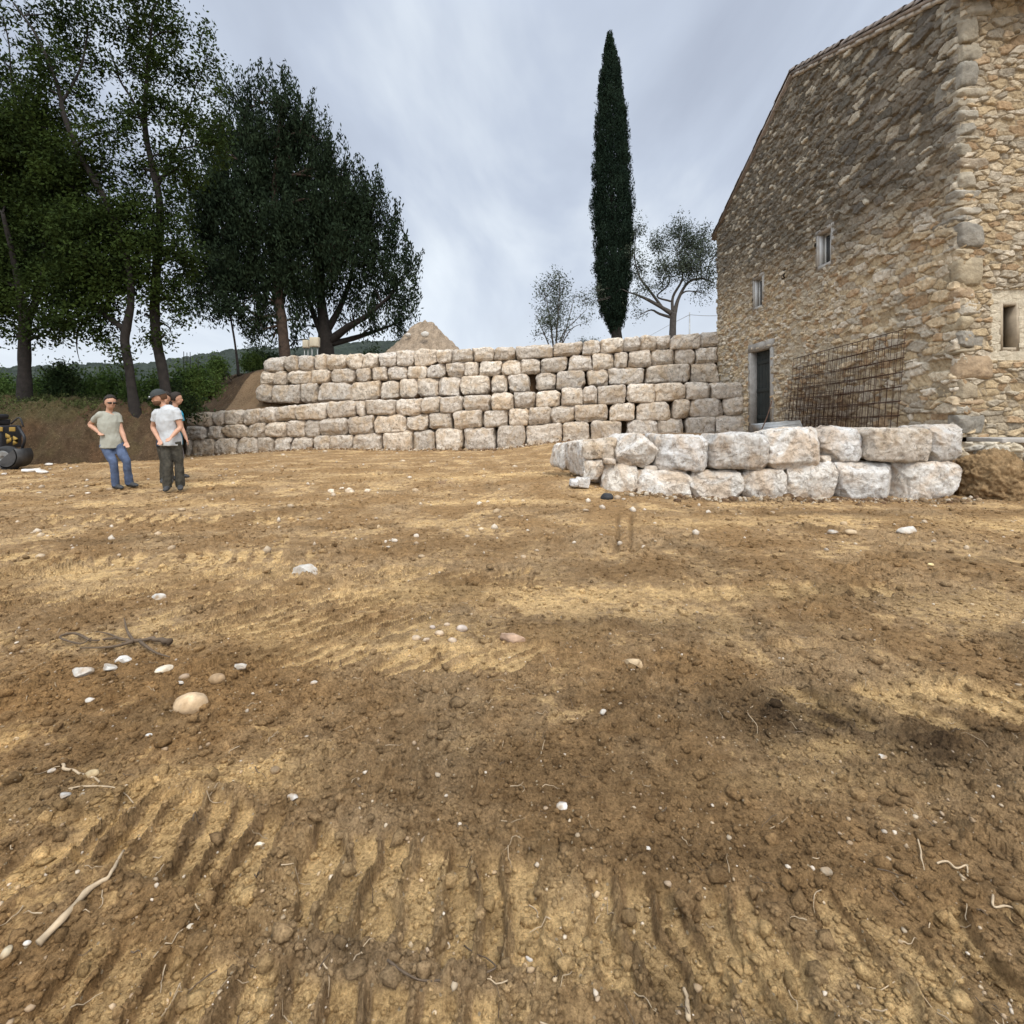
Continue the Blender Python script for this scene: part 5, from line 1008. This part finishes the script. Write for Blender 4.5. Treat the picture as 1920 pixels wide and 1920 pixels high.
# ---------------------------------------------------------------- machine at the left edge
md = 13.6; mo = P(10, 888, md); mach = empty('site_machine', (mo[0], md, -.15), 'black machine with yellow hazard chevrons and grey bucket at the left edge', 'machine')
black = simple('black_machine_paint', (.018, .018, .02), .45, .3, 6, .2, .004); yel = simple('yellow_marking', (.24, .15, .03), .6, .15, 10, .1, .002); tyre = simple('tyre_rubber', (.03, .03, .03), .9, .3, 10, .5, .01)
x0 = P(-60, 0, md)[0]; x1 = P(42, 0, md + .8)[0]; zb = lambda py: CH + (785 - py) * md / 960
g = MB(); bbox_mesh(g, x0 - 1.6, x1, md + .2, md + .8, zb(842), zb(798), .05); bbox_mesh(g, x0 - 1.6, x1 - .22, md + .15, md + .7, zb(797.6), zb(786), .04); g.build('body', black, mach, False)
g = MB(); bbox_mesh(g, P(-60, 0, md)[0] - .8, P(18, 0, md + .6)[0], md + .2, md + .6, zb(785.6), zb(776), .05); g.build('engine_cover', black, mach, False)
g = MB(); 
for (a, b, c_, d_) in ((5, 16, 801, 809), (-30, -8, 801, 809)): bbox_mesh(g, P(a, 0, md)[0], P(b, 0, md)[0], md + .17, md + .195, zb(d_), zb(c_), .006)
for (a, c_, fl) in ((10, 820, 1), (24, 825, 1), (12, 832, -1), (24, 835, -1), (-12, 820, 1), (-14, 832, -1)):
    s = .11; p = P(a, c_, md + .165); V = [p + q for q in ([0, 0, 0], [s, 0, -.06 * fl], [s, 0, -.06 * fl + .11], [0, 0, .11])]; V = V + [v + np.array([0, .028, 0]) for v in V]; g.add(V, np.array([(0, 1, 2, 3), (7, 6, 5, 4), (0, 4, 5, 1), (1, 5, 6, 2), (2, 6, 7, 3), (3, 7, 4, 0)]))
g.build('hazard_marking', yel, mach, False)
def lathe_x(g, c, prof, n=32):
    a = np.arange(n) * 2 * np.pi / n; V = np.array([(c[0] + h_, c[1] + r_ * math.cos(t_), c[2] + r_ * math.sin(t_)) for (r_, h_) in prof for t_ in a]); m = len(prof)
    i = np.arange(m - 1)[:, None] * n; j = np.arange(n)[None]; j2 = (j + 1) % n; g.add(V, np.stack([i + j, i + j2, i + n + j2, i + n + j], -1).reshape(-1, 4))
def lathe_y(g, c, prof, n=32):
    a = np.arange(n) * 2 * np.pi / n; V = np.array([(c[0] + r_ * math.cos(t_), c[1] + h_, c[2] + r_ * math.sin(t_)) for (r_, h_) in prof for t_ in a]); m = len(prof)
    i = np.arange(m - 1)[:, None] * n; j = np.arange(n)[None]; j2 = (j + 1) % n; g.add(V, np.stack([i + j, i + j2, i + n + j2, i + n + j], -1).reshape(-1, 4))
wc = P(4, 861, md); rr_ = .34; w_ = MB(); lathe_y(w_, wc, [(.22, .0), (.30, -.02), (rr_, .04), (rr_ + .01, .12), (rr_, .22), (.30, .26), (.22, .25)]); wh = w_.build('wheel', tyre, mach)
w_ = MB(); lathe_y(w_, wc, [(.0, .05), (.08, .04), (.09, .0), (.17, .06), (.225, -.005), (.235, .02)]); w_.build('rim', M['steel'], wh)
# curved bucket: shell of revolution sector
bc = P(20, 856, md); a = np.linspace(-2.2, .75, 22); rb = .32; g = MB(); prof = np.c_[bc[0] - .08 + rb * np.cos(a) * .92, bc[2] + rb * np.sin(a) * .95]
V = []; 
for y_ in (md - .05, md + .42):
    for k_ in (0, .03): V += [(p[0] - k_ * math.cos(t_), y_, p[1] - k_ * math.sin(t_)) for p, t_ in zip(prof, a)]
n = 22; F = []
for i in range(n - 1): F += [(i, i + 1, 2 * n + i + 1, 2 * n + i), (n + i, 3 * n + i, 3 * n + i + 1, n + i + 1), (i, n + i, n + i + 1, i + 1), (2 * n + i, 2 * n + i + 1, 3 * n + i + 1, 3 * n + i)]
g.add(V, np.array(F)); 
for y_ in (md - .05, md + .39):
    cen = (bc[0] - .25, y_, bc[2] - .12); Vs = [cen] + [(p[0], y_, p[1]) for p in prof]; Vs += [(q[0], q[1] + .03, q[2]) for q in Vs]; g.add(Vs, [np.array([(0, i + 1, i + 2) for i in range(n - 1)]), np.array([(n + 1, n + 3 + i, n + 2 + i) for i in range(n - 1)])])
g.build('bucket', simple('bucket_steel', (.06, .058, .055), .5, .4, 5, .4, .01, .4), mach, False)
g = MB(); g.add(*tube(spline([P(34, 800, md + .3), P(46, 822, md + .2), P(40, 845, md + .3)], 4), [.035] * 9, 8)); g.add(*tube(spline([P(20, 795, md + .2), P(36, 783, md + .2), P(44, 800, md + .2)], 4), [.02] * 9, 8)); g.build('hydraulic_hose', black, mach)

# ---------------------------------------------------------------- people
skin = simple('skin', (.46, .255, .165), .55, .08, 20, .1, .001); hairm = simple('dark_hair', (.022, .015, .010), .7, .3, 60, .6, .002); beardm = simple('brown_beard', (.09, .045, .022), .8, .3, 60, .6, .002)
shoe = simple('dark_shoe', (.045, .045, .045), .7, .3, 20, .2, .002); eyem = simple('eye', (.02, .015, .01), .3, .1, 5, 0)
shirt1 = simple('khaki_grey_tshirt', (.30, .29, .235), .9, .10, 8, .6, .008); shirt2 = simple('pale_grey_tshirt', (.43, .435, .43), .9, .08, 8, .6, .008); shirt3 = simple('turquoise_tshirt', (.02, .22, .33), .9, .1, 8, .6, .008)
jean1 = simple('faded_blue_jeans', (.075, .10, .16), .9, .35, 9, .6, .006); camo = simple('dark_khaki_work_trousers', (.05, .045, .034), .9, .6, 14, .6, .006); short3 = simple('grey_shorts', (.22, .19, .19), .9, .15, 8, .5, .006); capm = simple('dark_cap', (.035, .038, .036), .8, .15, 9, .3, .002); shirt4 = simple('navy_tshirt', (.03, .04, .06), .9, .15, 8, .5, .006)
def fuse(mbuild, name, mat, parent, vox=.010, smooth=4, disp=None):
    o = mbuild.build(name + '_raw', mat, parent); md_ = o.modifiers.new('r', 'REMESH'); md_.mode = 'VOXEL'; md_.voxel_size = vox; md_.use_smooth_shade = True
    s = o.modifiers.new('s', 'SMOOTH'); s.factor = .5; s.iterations = smooth
    bpy.context.view_layer.update(); dg = bpy.context.evaluated_depsgraph_get(); me = bpy.data.meshes.new_from_object(o.evaluated_get(dg)); bpy.data.objects.remove(o); me.name = name
    if disp:
        n = len(me.vertices); co = np.empty(n * 3, np.float32); me.vertices.foreach_get('co', co); co = co.reshape(-1, 3).astype(float); nr = np.empty(n * 3, np.float32); me.vertices.foreach_get('normal', nr); nr = nr.reshape(-1, 3)
        co = co + nr * (disp * (fbm3(co * [1, 1, .55] + disp * 70, 9, 3, .5)))[:, None]; me.vertices.foreach_set('co', co.astype(np.float32).ravel()); me.update()
    me.materials.clear(); me.materials.append(mat); me.polygons.foreach_set('use_smooth', np.ones(len(me.polygons), bool))
    q = bpy.data.objects.new(name, me); COL.objects.link(q); q.parent = parent; return q
def ell(mb, c, rad, ax=None, sub=3):
    V, F = ICO[sub]; V = V * rad
    if ax is not None: V = V @ np.array(ax)
    mb.add(V + c, F)
def frame(f, u=(0, 0, 1)):
    f = np.array(f, float); f /= np.linalg.norm(f); u = np.array(u, float); u -= f * (u @ f); u /= np.linalg.norm(u); s = np.cross(f, u); return s, f, u
def person(label, D, J, face, shirt, pants, look=(0, 0), beard=False, cap=False, glasses=False, shorts=False, yaw=(1, 0, 0), girth=1., sleeve=.55, facing=None, thumb=1):
    """J: joints in photo pixels with depth offset: head chin neck sL sR eL eR hL hR pelvis kL kR aL aR tL tR chest waist"""
    q = {k: P(v[0], v[1], D + v[2]) for k, v in J.items()}
    root = empty('person', (q['pelvis'][0], q['pelvis'][1], min(q['aL'][2], q['aR'][2]) - .08), label, 'person'); G = girth
    yawv = np.array(yaw, float); yawv /= np.linalg.norm(yawv)                    # across the shoulders
    b = MB(); s, f, u = frame(face, (look[0], 0, 1)); hc = q['head']; ax = np.array([s, f, u])
    # head: cranium, jaw, nose, ears, brow
    HS = 1.20; ax0 = ax; ax = ax * HS; ell(b, hc + u * .025 - f * .012, [.076, .094, .095], ax); ell(b, hc - u * .045 + f * .022, [.056, .066, .070], ax); ell(b, hc + f * .098 - u * .022, [.013, .020, .024], ax, 2); ell(b, hc + f * .082 - u * .062, [.026, .014, .010], ax, 2); ell(b, hc + f * .078 + u * .020, [.050, .014, .012], ax, 2); ell(b, hc - u * .098 + f * .055, [.025, .022, .016], ax, 2)
    for sg in (-1, 1): ell(b, hc + s * sg * .078 - u * .01 - f * .01, [.010, .020, .032], ax, 2); ell(b, hc + s * sg * .040 + f * .068 - u * .025, [.018, .014, .016], ax, 2)
    b.add(*tube([q['neck'] - [0, 0, .05], q['neck'], hc - u * .03 - f * .015], [.066, .056, .052], 14))
    ch = (q['sL'] + q['sR']) / 2
    # torso
    tor = [q['pelvis'] - [0, 0, .06], q['pelvis'], q['waist'], q['chest'], ch + [0, 0, .02], q['neck']]; tr_ = np.array([(.120, .090), (.140, .100), (.125, .092), (.145, .102), (.125, .078), (.06, .06)]) * [G, G * 1.02]
    b.add(*tube(spline(tor, 4), np.array([np.interp(np.linspace(0, 5, 21), range(6), tr_[:, k]) for k in (0, 1)]).T, 20, yawv))
    for S_ in 'LR':
        sh, el_, hd = q['s' + S_], q['e' + S_], q['h' + S_]; b.add(*tube(spline([ch * .4 + sh * .6, sh, (sh + el_) / 2, el_, (el_ * .6 + hd * .4), hd], 3), np.interp(np.linspace(0, 5, 16), range(6), [.058, .060, .052, .043, .042, .027]), 12))
        d = hd - el_; d /= np.linalg.norm(d); pn = np.cross(d, yawv if abs(d @ yawv) < .9 else [0, 1, 0]); pn /= np.linalg.norm(pn); acr = np.cross(d, pn); acr /= np.linalg.norm(acr)
        b.add(*tube([hd - d * .01, hd + d * .04, hd + d * .085], np.array([(.026, .020), (.038, .017), (.038, .014)]), 10, acr))
        for i_, (o_, l_) in enumerate(((-.028, .060), (-.010, .074), (.009, .070), (.027, .056))):
            p0 = hd + d * .075 + acr * o_; b.add(*tube([p0, p0 + d * l_ * .5 + pn * .006, p0 + d * l_ * .85 + pn * .026], [.0095, .009, .0075], 7))
        p0 = hd + d * .02 - acr * .024 * thumb; b.add(*tube([p0, p0 + d * .03 - acr * .022 * thumb + pn * .01, p0 + d * .060 - acr * .026 * thumb + pn * .02], [.013, .011, .009], 7))
        hip = q['pelvis'] + yawv * (.095 if S_ == 'R' else -.095) * (1 if q['sR'] @ yawv > q['sL'] @ yawv else -1); kn, an = q['k' + S_], q['a' + S_]
        b.add(*tube(spline([hip, (hip + kn) / 2, kn, kn * .6 + an * .4, an], 3), np.interp(np.linspace(0, 4, 13), range(5), [.068, .064, .048, .048, .033]), 12)); q['hip' + S_] = hip
    body = fuse(b, 'body', skin, root, .009, 3)
    # face parts
    for sg in (-1, 1):
        g = MB(); ell(g, hc + s * sg * .030 + f * .078 - u * .001, [.011, .008, .007], ax, 2); g.build('eye', eyem, root)
    g = MB(); n = 0
    V, F = ICO[4]; P_ = V.copy(); keep = (P_[:, 2] > .12 - .0) | ((P_[:, 1] < -.05) & (P_[:, 2] > -.55)); up_ = P_[:, 2] - .55 * np.maximum(P_[:, 1], 0) * 1.1; k_ = (up_ > .05) | ((P_[:, 1] < .0) & (P_[:, 2] > -.55)); Vh = V * [.086, .105, .112] * (1 + .05 * fbm3(V * 3, 2, 3)[:, None]); Vh = np.where(k_[:, None], Vh, V * [.06, .07, .08]); 
    if not cap: g.add(Vh @ ax + hc + u * .026 - f * .013, F); g.build('hair', hairm, root)
    else:
        g.add(Vh @ ax + hc + u * .018 - f * .016, F); g.build('hair', beardm, root); g = MB(); k_ = V[:, 2] > .12; Vc = V * [.092, .112, .112]; Vc[:, 2] = np.maximum(Vc[:, 2], .018); g.add(Vc @ ax + hc + u * .030 - f * .01, F)
        a = np.linspace(-1.15, 1.15, 13); rim = np.array([s * math.sin(t_) * .088 + f * (.085 + .085 * max(0, math.cos(t_ * 1.3)) ** .8) + u * (.042 - .020 * math.cos(t_)) for t_ in a]); inn_ = np.array([s * math.sin(t_) * .088 + f * .07 * math.cos(t_) + u * .048 for t_ in a])
        Vb = np.r_[rim, inn_, rim + u * .007, inn_ + u * .007] + hc; m = 13; g.add(Vb, np.array([(i, i + 1, m + i + 1, m + i) for i in range(m - 1)] + [(2 * m + i, 3 * m + i, 3 * m + i + 1, 2 * m + i + 1) for i in range(m - 1)] + [(i, 2 * m + i, 2 * m + i + 1, i + 1) for i in range(m - 1)])); g.build('cap', capm, root)
        g = MB(); ell(g, hc + f * .125 + u * .055, [.030, .012, .012], ax, 2); g.build('sunglasses', simple('grey_lenses', (.5, .5, .5), .2, .1, 5, 0), root)
    if beard: g = MB(); ell(g, hc - u * .072 + f * .038, [.060, .064, .052], ax); g.build('beard', beardm, root)
    if glasses:
        g = MB()
        for sg in (-1, 1): g.add(*box(-.027, .027, -.004, .004, -.014, .014)); g.V[-1] = (g.V[-1] + [sg * .034, .094, .002]) @ ax + hc; g.add(*tube([hc + s * sg * .062 + f * .092 + u * .004, hc + s * sg * .080 + u * .004], [.004, .004], 5))
        g.add(*tube([hc + s * -.06 + f * .095 + u * .010, hc + s * .06 + f * .095 + u * .010], [.0045, .0045], 5)); g.build('glasses', eyem, root, False)
    # shirt
    sm = MB(); low = q['pelvis'] + [0, 0, .0]
    tor = [low - [0, 0, .07], q['pelvis'] + [0, 0, .06], q['waist'], q['chest'], ch + [0, 0, .01], q['neck'] - [0, 0, .025]]; tr2 = np.array([(.186, .148), (.180, .142), (.160, .128), (.182, .138), (.158, .108), (.070, .068)]) * [G, G]
    sm.add(*tube(spline(tor, 4), np.array([np.interp(np.linspace(0, 5, 21), range(6), tr2[:, k]) for k in (0, 1)]).T, 24, yawv))
    for S_ in 'LR':
        sh, el_ = q['s' + S_], q['e' + S_]; e2 = sh + (el_ - sh) * sleeve; sm.add(*tube(spline([ch * .5 + sh * .5, sh + [0, 0, .006], (sh + e2) / 2, e2], 3), np.interp(np.linspace(0, 3, 10), range(4), [.076, .080, .076, .080]), 14))
    fuse(sm, 'tshirt', shirt, root, .010, 2, .020)
    # trousers
    pm = MB(); pm.add(*tube(spline([q['pelvis'] + [0, 0, .07], q['pelvis'], q['pelvis'] - [0, 0, .09]], 3), np.array([(.160, .120), (.172, .132), (.168, .130), (.15, .12), (.14, .11), (.13, .10), (.10, .08)]) * G, 20, yawv))
    for S_ in 'LR':
        hip, kn, an = q['hip' + S_], q['k' + S_], q['a' + S_]
        if shorts: e2 = kn * 1.02 - hip * .02; pm.add(*tube(spline([hip, (hip + e2) / 2, e2], 4), np.interp(np.linspace(0, 2, 9), range(3), [.112, .108, .10]), 14))
        else: pm.add(*tube(spline([hip, (hip + kn) / 2, kn, kn * .5 + an * .5, an - [0, 0, .02]], 3), np.interp(np.linspace(0, 4, 13), range(5), [.100, .086, .066, .068, .070]) * (1.10 if cap else 1), 14))
    fuse(pm, 'shorts' if shorts else 'trousers', pants, root, .010, 2, .022)
    for S_ in 'LR':
        an, to = q['a' + S_], q['t' + S_]; d = to - an; d[2] = 0; d /= np.linalg.norm(d); fl = an[2] - .075; c0 = np.array([an[0], an[1], fl]); g = MB()
        g.add(*tube([c0 - d * .07 + [0, 0, .045], c0 - d * .05 + [0, 0, .05], c0 + d * .02 + [0, 0, .055], c0 + d * .10 + [0, 0, .042], c0 + d * .17 + [0, 0, .032], c0 + d * .21 + [0, 0, .028]], np.array([(.02, .03), (.042, .052), (.046, .060), (.050, .044), (.044, .034), (.02, .018)]), 14, np.cross(d, [0, 0, 1])))
        g.add(*tube([an + [0, 0, .03], an - [0, 0, .03]], [.045, .05], 12)); fuse(g, 'shoe', shoe, root, .009, 2)
    return root
z0 = lambda px, D: None
person('man in khaki grey t-shirt, blue jeans and glasses, hand on hip, at the left', 9.85,
       dict(head=(207, 755, 0), neck=(205, 773, .03), sL=(189, 779, -.06), sR=(218, 780, .10), eL=(169, 796, .05), eR=(227, 806, .08), hL=(187, 812, -.12), hR=(236, 829, .02), pelvis=(209, 833, 0), waist=(207, 815, 0), chest=(204, 794, 0),
            kL=(213, 869, -.08), kR=(237, 866, -.02), aL=(217, 909, 0), aR=(243, 905, .12), tL=(236, 913, -.1), tR=(262, 908, .05)), (.80, -.60, -.08), shirt1, jean1, glasses=True, yaw=(.86, .45, 0), thumb=-1)
person('bearded man in pale grey t-shirt, dark cap and dark khaki trousers, looking down', 9.35,
       dict(head=(297, 746, -.02), neck=(308, 764, .04), sL=(295, 775, .0), sR=(330, 772, -.02), eL=(287, 801, .05), eR=(338, 801, -.02), hL=(299, 826, -.12), hR=(321, 820, -.22), pelvis=(320, 828, .02), waist=(316, 808, .02), chest=(312, 787, 0),
            kL=(314, 868, -.05), kR=(335, 868, .05), aL=(314, 912, -.02), aR=(338, 910, .10), tL=(307, 917, -.30), tR=(338, 917, -.22)), (-.70, -.66, -.32), shirt2, camo, beard=True, cap=True, yaw=(.97, -.15, 0), girth=1.08, thumb=-1)
person('man in turquoise t-shirt and grey shorts, half hidden, facing the wall', 11.1,
       dict(head=(331, 748, 0), neck=(328, 765, 0), sL=(314, 775, .1), sR=(336, 776, -.05), eL=(308, 797, .1), eR=(340, 800, .0), hL=(312, 818, .05), hR=(350, 824, -.05), pelvis=(328, 828, 0), waist=(328, 810, 0), chest=(326, 790, 0),
            kL=(320, 860, 0), kR=(336, 860, 0), aL=(321, 893, .1), aR=(338, 889, .0), tL=(336, 894, 0), tR=(352, 891, -.02)), (.85, .5, 0), shirt3, short3, shorts=True, yaw=(.6, -.8, 0))
person('man almost hidden behind the man in the cap, only his face showing', 10.6,
       dict(head=(310, 748, 0), neck=(310, 766, .04), sL=(296, 777, 0), sR=(325, 777, 0), eL=(297, 800, 0), eR=(326, 802, 0), hL=(300, 822, -.05), hR=(324, 824, 0), pelvis=(312, 830, 0), waist=(312, 812, 0), chest=(311, 793, 0),
            kL=(306, 864, 0), kR=(318, 864, 0), aL=(306, 898, 0), aR=(319, 898, 0), tL=(304, 902, -.2), tR=(321, 902, -.2)), (.25, -.95, -.08), shirt4, camo, yaw=(1, 0, 0))
